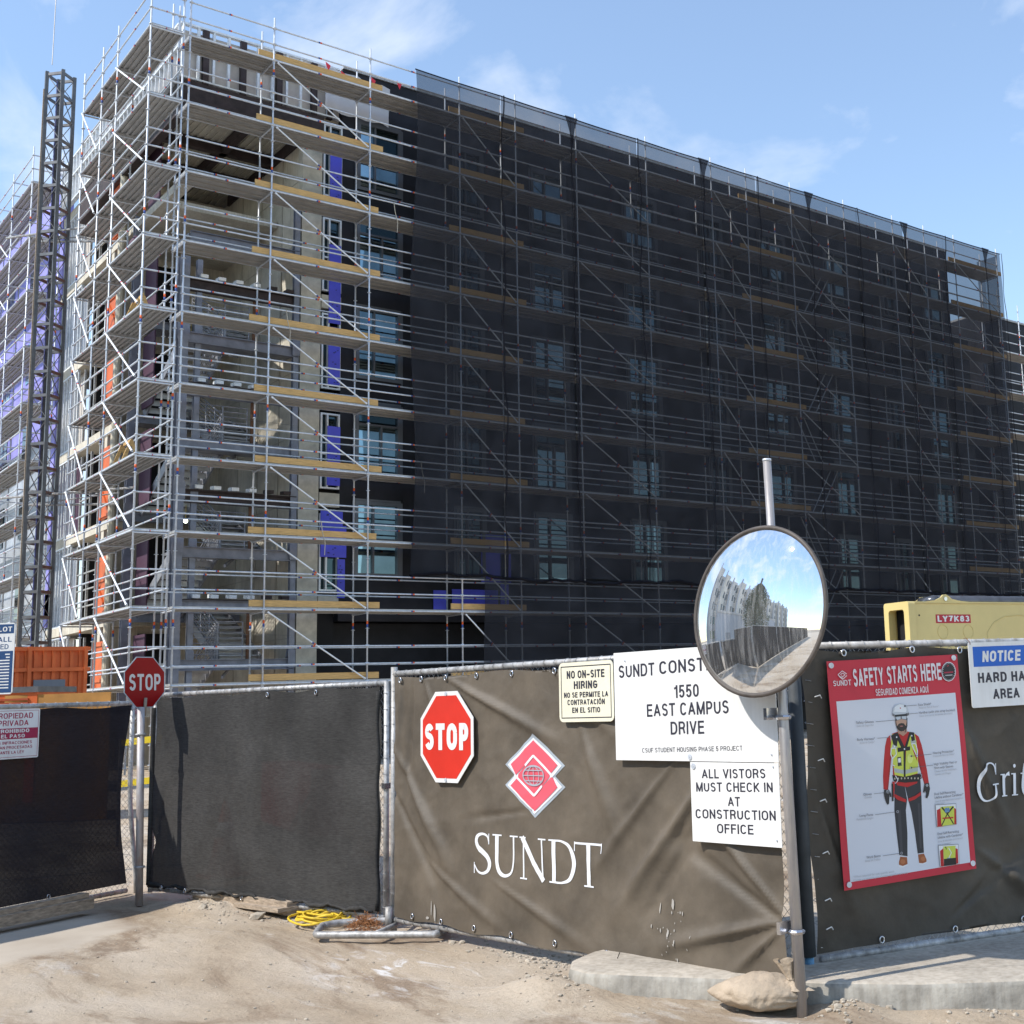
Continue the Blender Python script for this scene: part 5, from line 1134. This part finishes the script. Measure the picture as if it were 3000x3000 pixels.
ptext(Pk, 'SAFETY', 182, 604, 352, 590, .100, .02); ptext(Pk, 'STARTS', 374, 588, 545, 575, .100, .02); ptext(Pk, 'HERE', 567, 573, 682, 564, .100, .02)
ptext(Pk, 'SEGURIDAD COMIENZA AQUÍ', 306, 655, 606, 636, .038, .01); ptext(Pk, 'SUNDT', 66, 601, 167, 594, .031, .01)
for q in ([(90, 536), (114, 514), (140, 532)], [(90, 536), (114, 556), (118, 552)], [(96, 544), (116, 562), (140, 540)], [(104, 536), (116, 526), (130, 536), (116, 547), (108, 541)]): 
    FLATP.clear(); lines(Pk, q, 4)
    for c, mb in FLATP.items(): mb.build('emblem', flat(*c), poster)
Tx, Tg = (.13, .13, .15), (.42, .43, .46)
for a in [('Face Shield*', 547, 712, 622, 706), ('Hardhat (with chin strap buckled)', 551, 757, 755, 740), ('Safety Glasses', 194, 813, 293, 806), ('Body Harness*', 198, 909, 299, 902), ('Hearing Protection*', 629, 984, 749, 972), ('High Visibility Vest or', 635, 1048, 765, 1033), ('Shirt with Sleeves', 637, 1069, 743, 1057), ('Gloves', 234, 1218, 280, 1214), ('Long Pants', 213, 1338, 289, 1330), ('Dual Self-Retracting', 638, 1216, 757, 1202), ('Lifeline without Carabiner*', 640, 1237, 802, 1216), ('Dual Self-Retracting', 658, 1441, 778, 1424), ('Lifeline with Carabiner*', 660, 1462, 802, 1443), ('Work Boots', 253, 1574, 333, 1562)]: ptext(Tx, *a[:5], .0145, .012)
for a in [('Protector Para El Rostro*', 550, 728, 665, 718), ('Casco (con correa de barbilla abrochada)', 553, 774, 741, 758), ('Gafas de Seguridad', 196, 831, 293, 824), ('Arnés de Cuerpo*', 213, 926, 299, 919), ('Protección Para los Oídos*', 630, 1001, 752, 988), ('Chaleco de Alta Visibilidad o', 639, 1087, 765, 1072), ('Camisa con Mangas', 640, 1104, 730, 1094), ('Guantes', 240, 1234, 282, 1230), ('Pantalones Largos', 195, 1358, 291, 1348), ('Línea de vida doble autorretráctil sin', 641, 1256, 800, 1236), ('mosquetón*', 643, 1270, 697, 1264), ('Línea de vida doble autorretráctil', 662, 1482, 800, 1462), ('con mosquetón*', 664, 1500, 736, 1490), ('Botas de Trabajo', 246, 1592, 333, 1580), ('*When required for task specific work', 178, 1682, 411, 1650), ('*Cuando sea necesario para el trabajo específico de la tarea', 176, 1702, 489, 1656)]: ptext(Tg, *a[:5], .0115, .0, shear=.2)
for c, mb in TXT.items(): mb.build('lettering', flat(*c), poster)
for x, y in ((54, 484), (748, 440), (858, 1600), (155, 1720)):
    u, v = art(x, y); mb = MB(); k = 12; mb.poly([FP(u+.016*math.cos(i*math.pi/6), v+.016*math.sin(i*math.pi/6), .009) for i in range(k)], .004, F4(0, 0, 1)-F4(0, 0, 0)); mb.poly([FP(u+.004*math.cos(i*math.pi/3), v+.004*math.sin(i*math.pi/3), .011) for i in range(6)], .002, F4(0, 0, 1)-F4(0, 0, 0)); mb.build('washer', galv, poster)

# ================================================================ convex mirror on its pole
pole = thing('mirror_pole', (4.572, 4.788, 0), 'tall paint-flecked steel pole in front of the fence corner, holding the round mirror', 'pole')
pb, pt_ = Vector((4.572, 4.788, -.03)), Vector((4.534, 4.824, 2.8))
MB().path([pb, pb+(pt_-pb)*.53, pb+(pt_-pb)*.54, pt_], [.0275, .0275, .022, .022], 16).build('shaft', polem2, pole, True); MB().tube(pt_, pt_+Vector((0, 0, .012)), .0235, 16).build('cap', galv, pole, True)
def onp(z): return pb+(pt_-pb)*(z/2.8)
for z in (.42, 1.47):
    mb = MB(); c = onp(z); mb.path([c+Vector((.032*math.cos(a/8*math.tau), .032*math.sin(a/8*math.tau), 0)) for a in range(8)], .012, 5, closed=True); mb.box((-.03, -.012, -.03), (.05, .012, .03), 0, Matrix.Translation(c+Vector((-.05, .05, .02)))); mb.build('clamp', chrome, pole)
mirror = thing('mirror', (4.5, 4.85, 1.55), 'large round convex traffic mirror reflecting a tree and pale buildings', 'mirror')
mc_ = Vector((4.488, 4.842, 2.0)); mn = Vector((-.985, -.139, .105)).normalized(); mc_ = mc_+mn*.055; mu = Vector((0, 0, 1)).cross(mn).normalized(); mv = mn.cross(mu)
Rm, Am = 1.02, .432; sag = Rm-math.sqrt(Rm*Rm-Am*Am); cc_ = mc_-mn*(Rm-sag)
mb = MB(); nr, na = 24, 72
for i in range(nr+1):
    th = math.asin(Am/Rm)*i/nr
    for j in range(na): a = j*math.tau/na; mb.v.append(tuple(cc_+(mn*math.cos(th)+(mu*math.cos(a)+mv*math.sin(a))*math.sin(th))*Rm))
for i in range(nr):
    for j in range(na): mb.f.append((i*na+j, (i+1)*na+j, (i+1)*na+(j+1) % na, i*na+(j+1) % na)); mb.m.append(0)
mm = bpy.data.materials.new('mirror_glass'); mm.use_nodes = True; n_ = mm.node_tree.nodes; l_ = mm.node_tree.links; n_.clear()
go = n_.new('ShaderNodeBsdfGlossy'); go.inputs['Roughness'].default_value = .012; go.inputs['Color'].default_value = (.9, .92, .94, 1)
df = n_.new('ShaderNodeBsdfDiffuse'); df.inputs[0].default_value = (.6, .6, .6, 1); ms = n_.new('ShaderNodeMixShader'); ou = n_.new('ShaderNodeOutputMaterial')
g_ = n_.new('ShaderNodeNewGeometry'); mp_ = n_.new('ShaderNodeMapping'); mp_.inputs['Scale'].default_value = (60, 60, 3); ns = n_.new('ShaderNodeTexNoise'); ns.inputs['Scale'].default_value = 1; ns.inputs['Detail'].default_value = 3
rp = n_.new('ShaderNodeValToRGB'); rp.color_ramp.elements[0].position = .45; rp.color_ramp.elements[0].color = (.07, .07, .07, 1); rp.color_ramp.elements[1].position = .8; rp.color_ramp.elements[1].color = (.32, .32, .32, 1)
l_.new(g_.outputs['Position'], mp_.inputs[0]); l_.new(mp_.outputs[0], ns.inputs['Vector']); l_.new(ns.outputs['Fac'], rp.inputs[0]); l_.new(rp.outputs[0], ms.inputs[0]); l_.new(go.outputs[0], ms.inputs[1]); l_.new(df.outputs[0], ms.inputs[2]); l_.new(ms.outputs[0], ou.inputs[0])
mb.build('reflector', mm, mirror, True)
mb = MB(); mb.path([mc_+(mu*math.cos(a*math.tau/72)+mv*math.sin(a*math.tau/72))*(Am+.004) for a in range(72)], .0125, 8, closed=True); mb.build('rim', mat('rim_rubber', (.09, .075, .065), .6, 0, .4, 12), mirror, True)
mb = MB(); mb.poly([mc_-mn*.014+(mu*math.cos(a*math.tau/48)+mv*math.sin(a*math.tau/48))*Am for a in range(48)], .01, mn); mb.build('back_plate', galv2, mirror)
mb = MB(); mb.beam(mc_-mn*.02-Vector((0, 0, .3)), mc_-mn*.02+Vector((0, 0, .3)), .05, .02); mb.build('bracket', galv2, mirror)
# small stop paddle on the hinge post
t = thing('post', (3.49, 11.794, 0), 'rust-flecked post at the gate hinge, under the small stop sign', 'post')
MB().tube((3.49, 11.794, -.02), (3.455, 11.805, 1.655), .031, 14).build('shaft', polem, t, True)
mb = MB(); 
for z in (.3, 1.42): mb.path([Vector((3.49-.035*z/1.65, 11.794+.011*z/1.65, z))+Vector((.038*math.cos(a), .038*math.sin(a), 0)) for a in [k*math.tau/8 for k in range(8)]], .01, 5, closed=True)
mb.build('clamp', galv2, t)
t = thing('stop_sign', (3.482, 11.85, 1.6), 'small scuffed dark red stop sign on the rusty gate hinge post', 'stop sign')
FS = lambda s, z, o=0: Vector((3.49, 11.84, 0))+Vector((.897, .441, 0))*(s-.008*(z-1.87)*4)+Vector((.441, -.897, 0))*o+Vector((0, 0, z))
octagon(FS, 0, 1.873, .222, .222, 0, .003, printg, 'sign_board', t); octagon(FS, 0, 1.873, .214, .214, .001, .001, dredsign, 'red_field', t)
mb = MB(); text(mb, FS, 'STOP', 0, 1.80, .145, .345, .0025, .02); mb.build('lettering', flat(.55, .53, .53), t); MB().tube(FS(-.02, 1.58, .02), FS(.0, 1.735, .012), .014, 8).build('stake', mat('stake', (.3, .24, .18), .9), t, True)

# ================================================================ telehandler boom behind the right fence
tele = thing('telehandler', (12.5, 8.9, 0), 'pale yellow telescopic handler whose boom end shows above the right fence', 'telehandler')
TP = Vector((10.80, 9.22, 0)); TD = Vector((.9917, -.1286, 0)); TN = Vector((-.1286, -.9917, 0))
def TF(t_, z, o=0): return TP+TD*t_+TN*o+Vector((0, 0, z))
MT = Matrix(((TD.x, -TN.x, 0, TP.x), (TD.y, -TN.y, 0, TP.y), (0, 0, 1, 0), (0, 0, 0, 1)))
mb = MB(); mb.box((0, 0, 1.95), (4.2, .015, 2.485), 0, MT); mb.box((0, .36, 1.95), (4.2, .375, 2.485), 0, MT); mb.box((0, -.012, 2.486), (4.2, .387, 2.503), 0, MT); mb.box((.0, .016, 1.9), (4.2, .359, 1.94), 0, MT); mb.build('boom', yellow, tele)
def rrect(y0, z0, y1, z1, r): return [(cy+r*math.cos(R(a)), cz+r*math.sin(R(a))) for cy, cz, s_ in ((y1-r, z1-r, 0), (y0+r, z1-r, 90), (y0+r, z0+r, 180), (y1-r, z0+r, 270)) for a in range(s_, s_+91, 30)]
o_, i_ = rrect(-.02, 1.8, .395, 2.505, .03), rrect(.06, 1.85, .32, 2.42, .035); mb = MB(); k = len(o_)
vs = [MT @ Vector((x, y, z)) for x in (-.1, -.0) for pl in (o_, i_) for y, z in pl]; mb.add(vs, [(i, (i+1) % k, k+(i+1) % k, k+i) for i in range(k)]+[(2*k+i, 2*k+(i+1) % k, (i+1) % k, i) for i in range(k)]+[(k+i, k+(i+1) % k, 3*k+(i+1) % k, 3*k+i) for i in range(k)]); mb.build('end_frame', yellow, tele)
mb = MB(); mb.box((.05, .02, 1.95), (.07, .355, 2.48), 0, MT); mb.build('dark_insert', black, tele)  # black sheet painted as the shade inside the open boom end
mb = MB(); mb.path([MT @ Vector(p) for p in ((.2, .12, 2.1), (.05, .12, 2.15), (-.03, .14, 2.08), (-.05, .14, 1.9))], .016, 8); mb.path([MT @ Vector((.1+.0*a, .2+.06*math.cos(a), 2.3+.06*math.sin(a))) for a in [q*math.tau/10 for q in range(10)]], .02, 5, closed=True); mb.build('hose', steeld, tele, True)
for o in (.0, -.38):
    mb = MB(); n_ = TN; mb.poly([TF(.16, 2.503, o), TF(.86, 2.503, o), TF(.72, 2.512, o), TF(.58, 2.535, o), TF(.53, 2.57, o), TF(.49, 2.588, o), TF(.45, 2.582, o), TF(.41, 2.55, o), TF(.33, 2.52, o)], .018, n_); mb.build('lug', yellow, tele)
mb = MB(); mb.poly([TF(.475+.024*math.cos(a), 2.535+.024*math.sin(a), .012) for a in [q*math.tau/14 for q in range(14)]], .03, TN); mb.build('pin', chrome, tele)
mb = MB(); mb.tube(TF(.45, 2.525, -.19), TF(4.2, 2.522, -.19), .066, 20); mb.tube(TF(.4, 2.525, -.33), TF(.4, 2.525, -.06), .05, 12); mb.build('hydraulic_cylinder', mat('cylinder', (.11, .115, .13), .25, .5, .3, 6), tele, True)
mb = MB(); mb.add([TF(.313, 2.262, .002), TF(.85, 2.262, .002), TF(.85, 2.36, .002), TF(.313, 2.36, .002)], [(0, 1, 2, 3)]); mb.build('number_plate', flat(.45, .01, .03), tele)
mb = MB(); text(mb, TF, 'LY7K83', .582, 2.278, .068, .49, .004, .03); mb.build('lettering', signw, tele)
for c in (.41, .80):
    mb = MB(); mb.path([TF(c+.078*math.cos(a), 2.165+.078*math.sin(a), .001) for a in [q*math.tau/24 for q in range(24)]], .004, 5, closed=True); mb.build('weld_ring', yellow, tele, True)
mb = MB(); mb.path([TF(1.1, 1.95, .001), TF(1.1, 2.15, .001), TF(1.2, 2.26, .001), TF(1.4, 2.34, .001), TF(1.65, 2.355, .001), TF(2.0, 2.3, .001), TF(2.2, 2.1, .001)], .006, 5); mb.build('weld_seam', yellow, tele, True)
mb = MB(); mb.poly([TF(.068+.012*math.cos(a), 2.35+.012*math.sin(a), .0015) for a in [q*math.tau/10 for q in range(10)]]); mb.build('bolt_hole', black, tele)
mb = MB(); mb.box((.3, -.3, .6), (4.6, .7, 1.25), 0, MT); mb.box((3.2, -.5, 1.25), (4.4, .0, 1.9), 0, MT); mb.build('chassis', yellow, tele)
for tx in (.9, 3.9):
    for oy in (.55, -1.0):
        mb = MB(); c = TF(tx, .62, oy); mb.path([c-TN*.16, c-TN*.14, c+TN*.14, c+TN*.16], [.5, .62, .62, .5], 20); wdl = mb.build('wheel', rubber, tele, True)
        mb = MB(); mb.path([c-TN*.17, c+TN*.17], .3, 16); mb.build('rim', yellow, wdl, True)

# ================================================================ small things on the ground
# fence foot
ft = thing('tube_stabiliser', (4.2, 8.7, 0), 'bent steel tube stabiliser lying flat under the fence post', 'fence foot')
q = [(3.80, 8.80), (3.84, 8.74), (4.3, 8.18), (4.36, 8.16), (4.5, 8.27), (4.72, 8.6), (4.72, 8.66), (4.2, 9.1), (4.0, 9.14), (3.95, 9.1), (3.81, 8.87)]
mb = MB(); pts = smooth_pts([(x, y, .035) for x, y in q]+[(q[0][0], q[0][1], .035)], 4)[:-1]; mb.path(pts, .025, 8, closed=True); mb.build('loop', galv2, ft, True)
mb = MB(); mb.tube((4.07, 8.5, .035), (4.5, 8.85, .035), .018, 8); mb.tube((4.3, 8.75, .0), (4.3, 8.75, .16), .027, 10); mb.build('socket', galv2, ft, True)
# yellow rope coil
mb = MB(); rr = random.Random(2); pts = []
for i in range(190):
    a = i*.21; r_ = .15+.045*math.sin(i*.037)+.02*math.sin(i*.31); pts.append((4.13+r_*math.cos(a)*1.0+.01*math.sin(i), 9.55+r_*1.35*math.sin(a), .02+.03*(i/190)+.014*math.sin(i*.5)))
pts += [(4.22, 9.3, .03), (4.32, 9.25, .02), (4.4, 9.3, .02)]
tag(mb.path(pts, .0085, 6).build('rope_coil', ropem, None, True), 'loose coil of yellow rope on the dirt under the gate end', 'rope')
# coir tuft
mb = MB(); rr = random.Random(8)
for i in range(420):
    x, y = 4.17+rr.gauss(0, .05), 8.86+rr.gauss(0, .07); z = .02+max(0, .09*math.exp(-((x-4.17)**2+(y-8.86)**2)/.008)*rr.random()); d = Vector((rr.gauss(0, 1), rr.gauss(0, 1), rr.gauss(.2, .5))).normalized()*rr.uniform(.03, .08)
    p = Vector((x, y, z)); mb.path([p, p+d*.5+Vector((0, 0, .008)), p+d], .0016, 3, caps=False)
tag(mb.build('fibre_tuft', husk), 'tuft of reddish brown fibres caught in the fence foot', 'plant fibre')
# timber under the gate
tag(MB().beam((3.93, 11.6, .05), (4.13, 10.03, .05), .13, .1).build('timber', wood_old), 'squared timber lying beneath the mesh gate', 'timber')
tag(MB().beam((4.03, 10.75, .03), (4.1, 10.0, .05), .24, .03).build('timber_board', wood_old), 'thin board beside the squared timber under the gate', 'board')
# sandbag
bag = thing('sandbag', (4.46, 5.02, 0), 'tan tied sandbag slumped against the kerb by the mirror pole', 'sandbag')
c0 = Vector((4.49, 5.03, 0)); ax_ = Vector((.48, -.88, 0)).normalized(); bx_ = Vector((-.88, -.48, 0)).normalized(); mb = MB(); nu, nv = 56, 64
for i in range(nu+1):
    u = -1+2*i/nu; prof = (max(0, 1-abs(u)**2.4))**.55 if u > 0 else (max(0, 1-abs(u)**1.5))**.8
    tw = max(0, 1-abs((u-.93)/.35))
    for j in range(nv):
        a = math.tau*j/nv; wr = 1+.085*tw*math.sin(a*11+u*6)+.13*noise.noise((u*3, math.cos(a)*1.6, math.sin(a)*1.6))+.06*noise.noise((u*7, math.cos(a)*3, math.sin(a)*3))+.03*noise.noise((u*14, math.cos(a)*5, math.sin(a)*5))
        y = math.cos(a)*.15*prof*wr; z = math.sin(a)*(.10 if math.sin(a) > 0 else .08)*prof*wr
        zz = .078+z; zz = max(zz, .002+.012*abs(math.sin(a*5)) if math.sin(a) < -.6 else .002); mb.v.append(tuple(c0+ax_*u*.272+bx_*y+Vector((0, 0, zz))))
for i in range(nu):
    for j in range(nv): mb.f.append((i*nv+j, i*nv+(j+1) % nv, (i+1)*nv+(j+1) % nv, (i+1)*nv+j)); mb.m.append(0)
mb.build('bag', bagm, bag, True)
mb = MB(); base = c0+ax_*.2+Vector((0, 0, .15))+bx_*.03; tip = base+Vector((-.012, .02, .10)); nj = 28
for i, (k, rr_) in enumerate([(-.35, .085), (-.1, .045), (.12, .016), (.3, .022), (.7, .04), (1, .052)]):
    p = base+(tip-base)*k
    for j in range(nj): a = math.tau*j/nj; r_ = rr_*(1+.28*math.sin(a*6+i*.4)); mb.v.append(tuple(p+ax_*r_*math.cos(a)*1.1+bx_*r_*math.sin(a)*.55+Vector((0, 0, .012*math.sin(a*3)*(i > 3)))))
for i in range(5):
    for j in range(nj): mb.f.append((i*nj+j, i*nj+(j+1) % nj, (i+1)*nj+(j+1) % nj, (i+1)*nj+j)); mb.m.append(0)
mb.build('tied_neck', bagm, bag, True)
mb = MB(); mb.path([base+(tip-base)*.12+ax_*.02*math.cos(a)+bx_*.015*math.sin(a) for a in [q*math.tau/10 for q in range(10)]], .004, 4, closed=True); mb.build('tie', bagm, bag)
# loose stones
mb = MB(); rr = random.Random(12)
def rock(mb, x, y, s_, zb=0):
    import itertools
    b_ = []; 
    for th, ph in [(0, 0)]+[(60, a*72) for a in range(5)]+[(115, 36+a*72) for a in range(5)]+[(180, 0)]:
        r_ = s_*rr.uniform(.65, 1.1); b_.append((x+r_*math.sin(R(th))*math.cos(R(ph)), y+r_*math.sin(R(th))*math.sin(R(ph)), zb+s_*.25+r_*.6*math.cos(R(th))))
    f = [(0, 1+a, 1+(a+1) % 5) for a in range(5)]+[(1+a, 6+a, 1+(a+1) % 5) for a in range(5)]+[(1+(a+1) % 5, 6+a, 6+(a+1) % 5) for a in range(5)]+[(11, 6+(a+1) % 5, 6+a) for a in range(5)]
    mb.add(b_, f)
for i in range(700):
    x, y = rr.uniform(1.6, 5.0), rr.uniform(4.0, 11.8)
    if -.55*x+.83*y > 7.2 and x < 3.2: continue
    if (x-4.5)*.88+(y-5.2)*.48 > -.05 and y < 6.4: continue
    rock(mb, x, y, abs(rr.gauss(0, .005))+.002, gh(x, y))
for (cx, cy, sx, sy, n_) in ((3.88, 10.7, .15, .45, 160), (4.45, 7.2, .12, .5, 150), (4.75, 4.62, .10, .07, 60), (5.2, 4.15, .2, .08, 60), (4.02, 6.2, .08, .25, 70), (4.5, 6.9, .08, .3, 120)):
    for i in range(n_): x, y = rr.gauss(cx, sx), rr.gauss(cy, sy); rock(mb, x, y, abs(rr.gauss(0, .008))+.003, gh(x, y))
tag(mb.build('rubble', rubble), kind='stuff')
for (x, y, s_, lb) in ((3.88, 10.15, .075, 'largest broken stone beside the board under the gate'), (3.72, 10.9, .05, 'flat clod of broken concrete near the hinge post'), (4.7, 4.66, .03, 'pebble at the foot of the mirror pole')):
    mb = MB(); rock(mb, x, y, s_, gh(x, y)); tag(mb.build('stone', rubble), lb, 'stone')
# barriers and cone behind the mesh
bar = thing('barrier', (6.3, 7.4, 0), 'red plastic barrier glimpsed through the gap behind the banner fence', 'barrier')
MB().beam((5.25, 7.35, .62), (6.3, 9.2, .62), .3, .66).build('body', mat('barrier_red', (.5, .01, .02), .5), bar); MB().beam((5.25, 7.35, .2), (6.3, 9.2, .2), .45, .16).build('foot', rubber, bar)
bar2 = thing('barrier', (5.2, 12.5, 0), 'red barrier faintly seen through the gate mesh', 'barrier')
MB().beam((4.9, 11.2, .75), (5.3, 13.4, .75), .3, .6).build('body', MATS['barrier_red'], bar2); MB().beam((4.9, 11.2, .3), (5.3, 13.4, .3), .45, .2).build('foot', rubber, bar2)
cone = thing('traffic_cone', (4.6, 12.9, 0), 'orange and white traffic cone behind the gate mesh', 'cone')
mb = MB(); mb.path([(4.6, 12.9, .03), (4.6, 12.9, .72)], [.16, .025], 16); mb.build('cone_body', orange, cone, True); mb = MB(); mb.path([(4.6, 12.9, .38), (4.6, 12.9, .52)], [.097, .069], 16); mb.build('reflective_band', signw, cone, True); MB().box((4.4, 12.7, 0), (4.8, 13.1, .03)).build('base', orange, cone)
yb = thing('barricade', (4.6, 17.2, 0), 'yellow barred barricade seen through the gap by the hinge post', 'barricade')
for z in (.75, 1.25): MB().beam((4.76, 16.99, z), (5.16, 16.71, z+.04), .03, .08).build('bar', mat('yellow_paint', (.75, .55, .02), .5), yb)
for k in (.5, .74): MB().tube((3.9+1.7*k, 17.6-1.2*k, 0), (3.9+1.7*k, 17.6-1.2*k, 1.3), .02, 6).build('leg', galv2, yb)

# odds and ends on the scaffold decks
def deck_thing(name, lb, cat, fn):
    t_ = thing(name, P(.5, 2, 14.3), lb, cat); fn(t_); return t_
def saw(x, y, z, sc_):
    def f(t_):
        mb = MB(); mb.beam(P(x, y, z+.75), P(x+.05, y+.9, z+.75), .04, .09); mb.build('top_bar', wood, t_)
        for q in (0, .85):
            for e in (-.25, .25): MB().beam(P(x, y+q+.02, z+.72), P(x+e, y+q, z+.02), .04, .09).build('leg', wood, t_)
    return f
deck_thing('sawhorse', 'pale timber sawhorse on the sixth scaffold deck left of the corner', 'sawhorse', saw(.5, 1.6, 12.33, 1))
deck_thing('sawhorse', 'pale timber sawhorse on the fourth scaffold deck, left of the corner', 'sawhorse', saw(.5, 2.2, 8.33, 1))
def bagf(t_):
    mb = MB(); mb.path([P(.45, 2.2, 14.35), P(.47, 2.22, 14.45), P(.45, 2.25, 14.75), P(.45, 2.27, 14.95)], [.1, .22, .2, .07], 10); mb.build('sack', maroon, t_, True); MB().beam(P(.3, 1.2, 14.38), P(.4, 2.9, 14.4), .1, .09).build('offcut', wood, t_)
deck_thing('debris_pile', 'dark sack and timber offcuts on the seventh scaffold deck', 'debris', bagf)
lampm = bpy.data.materials.new('lamp_glow'); lampm.use_nodes = True; lampm.node_tree.nodes['Principled BSDF'].inputs['Emission Color'].default_value = (.9, 1, .75, 1); lampm.node_tree.nodes['Principled BSDF'].inputs['Emission Strength'].default_value = 6
for (x, y, z, lb) in ((2.9, 5.0, 13.0, 'tiny lit work lamp in the stairwell, the highest one'), (2.9, 5.0, 7.3, 'tiny lit work lamp low in the stairwell'), (9.6, 2.2, 5.9, 'small lit lamp behind the opening above the fence')):
    t_ = thing('work_lamp', P(x, y, z), lb, 'lamp'); mb = MB(); mb.path([P(x, y, z-.06), P(x, y, z-.03), P(x, y, z+.03), P(x, y, z+.06)], [.02, .06, .06, .02], 8); mb.build('bulb', lampm, t_, True); MB().tube(P(x, y, z+.06), P(x, y, z+.5), .008, 5).build('cord', ropem, t_)

# ================================================================ what the mirror sees: left of the picture
pale = mat('pale_render', (.56, .56, .55), .85, 0, .15, .4); pale2 = mat('pale_panel', (.66, .64, .58), .85, 0, .12, .4); greyw = mat('bluegrey_wall', (.42, .46, .52), .8, 0, .12, .3)
hall = thing('building', (-14, 22, 0), 'pale six-storey residence hall left of the frame, seen in the mirror', 'building')
hu = Vector((-.897, -.441, 0)); hn = Vector((.441, -.897, 0)); h0 = Vector((-6, 34, 0))
def HF(s, z, o=0): return h0+hu*s+hn*o+Vector((0, 0, z))
def hbox(s0, s1, o0, o1, z0, z1, m, name, mi=0):
    mb = MB(); vs = [HF(s, z, o) for z in (z0, z1) for s, o in ((s0, o0), (s1, o0), (s1, o1), (s0, o1))]; mb.add(vs, [(3, 2, 1, 0), (4, 5, 6, 7), (0, 1, 5, 4), (1, 2, 6, 5), (2, 3, 7, 6), (3, 0, 4, 7)]); return mb.build(name, m, hall)
for i in range(12):
    hbox(i*5.2, i*5.2+3.4, 0, -8, 0, 17.5-(i % 3)*.6, pale2 if i % 2 else pale, 'tower_bay'); hbox(i*5.2+3.4, i*5.2+5.2, -1.2, -8, 0, 16.4, pale, 'recessed_bay')
    for f in range(5):
        hbox(i*5.2+3.7, i*5.2+4.9, -1.15, -1.21, 2+f*3, 3.6+f*3, glass_dk, 'window'); hbox(i*5.2+2.3, i*5.2+3.0, .05, -.02, 2+f*3, 3.6+f*3, glass_dk, 'window')
    hbox(i*5.2-.02, i*5.2+.5, .6, 0, 0, 18.2-(i % 3)*.6, greyw, 'pilaster')
an = thing('building', (-10, 18, 0), 'low blue-grey annex with a door behind the mesh fence, seen in the mirror', 'building')
def abox(s0, s1, o0, o1, z0, z1, m, name):
    a0 = Vector((-4.5, 20, 0)); f = lambda s, z, o: a0+hu*s+hn*o+Vector((0, 0, z)); mb = MB(); vs = [f(s, z, o) for z in (z0, z1) for s, o in ((s0, o0), (s1, o0), (s1, o1), (s0, o1))]; mb.add(vs, [(3, 2, 1, 0), (4, 5, 6, 7), (0, 1, 5, 4), (1, 2, 6, 5), (2, 3, 7, 6), (3, 0, 4, 7)]); return mb.build(name, m, an)
abox(0, 22, 0, -6, 0, 5.2, greyw, 'wall'); abox(-.1, 22.1, .1, -6.1, 5.2, 5.5, pale, 'parapet'); abox(3, 4.4, .04, -.02, 0, 2.5, mat('door_grey', (.2, .23, .27), .6), 'door')
abox(13, 13.6, .03, -.02, 2.6, 3.4, navy, 'notice')
for s in (7.5, 16, 18.5): abox(s, s+1.1, .03, -.02, 0, 2.3, steeld, 'door')
tree = thing('tree', (-9.4, 11.3, 0), 'tall narrow evergreen tree left of the frame, seen in the mirror', 'tree')
mb = MB(); mb.path([(-9.4, 11.3, 0), (-9.35, 11.3, 3), (-9.5, 11.35, 6), (-9.4, 11.3, 8.6)], [.22, .17, .11, .03], 8)
rr = random.Random(21)
for i in range(26): z = 2.0+i*.26; a = rr.uniform(0, 6.28); mb.path([(-9.4, 11.3, z), (-9.4+1.0*math.cos(a), 11.3+1.0*math.sin(a), z+.9)], [.05, .015], 5)
mb.build('trunk', mat('bark', (.12, .09, .07), .95), tree, True)
leaf = mat('foliage', (.05, .085, .03), .6, 0, .5, 1.5); mb = MB()
for i in range(15000):
    t_ = rr.random()**.8; z = 1.3+9.0*t_; rad = 2.5*math.sin(min(1, (t_+.12)/1.02)*math.pi)**.7*(1+.25*noise.noise((z*.9, 0, 3)))+.15; a = rr.uniform(0, 6.2832); k = rr.random()**.45
    k *= 1+.35*noise.noise((math.cos(a)*1.5, math.sin(a)*1.5, z*.8)); p = Vector((-9.4+rad*k*math.cos(a), 11.3+rad*k*math.sin(a), z)); d = Vector((rr.gauss(0, 1), rr.gauss(0, 1), rr.gauss(-.6, .8))).normalized()*.1; e = d.orthogonal().normalized()*.05
    mb.add([p-d, p+e, p+d, p-e], [(0, 1, 2, 3)])
o = mb.build('crown', leaf, tree); o['kind'] = 'stuff'
bpy.context.view_layer.update()
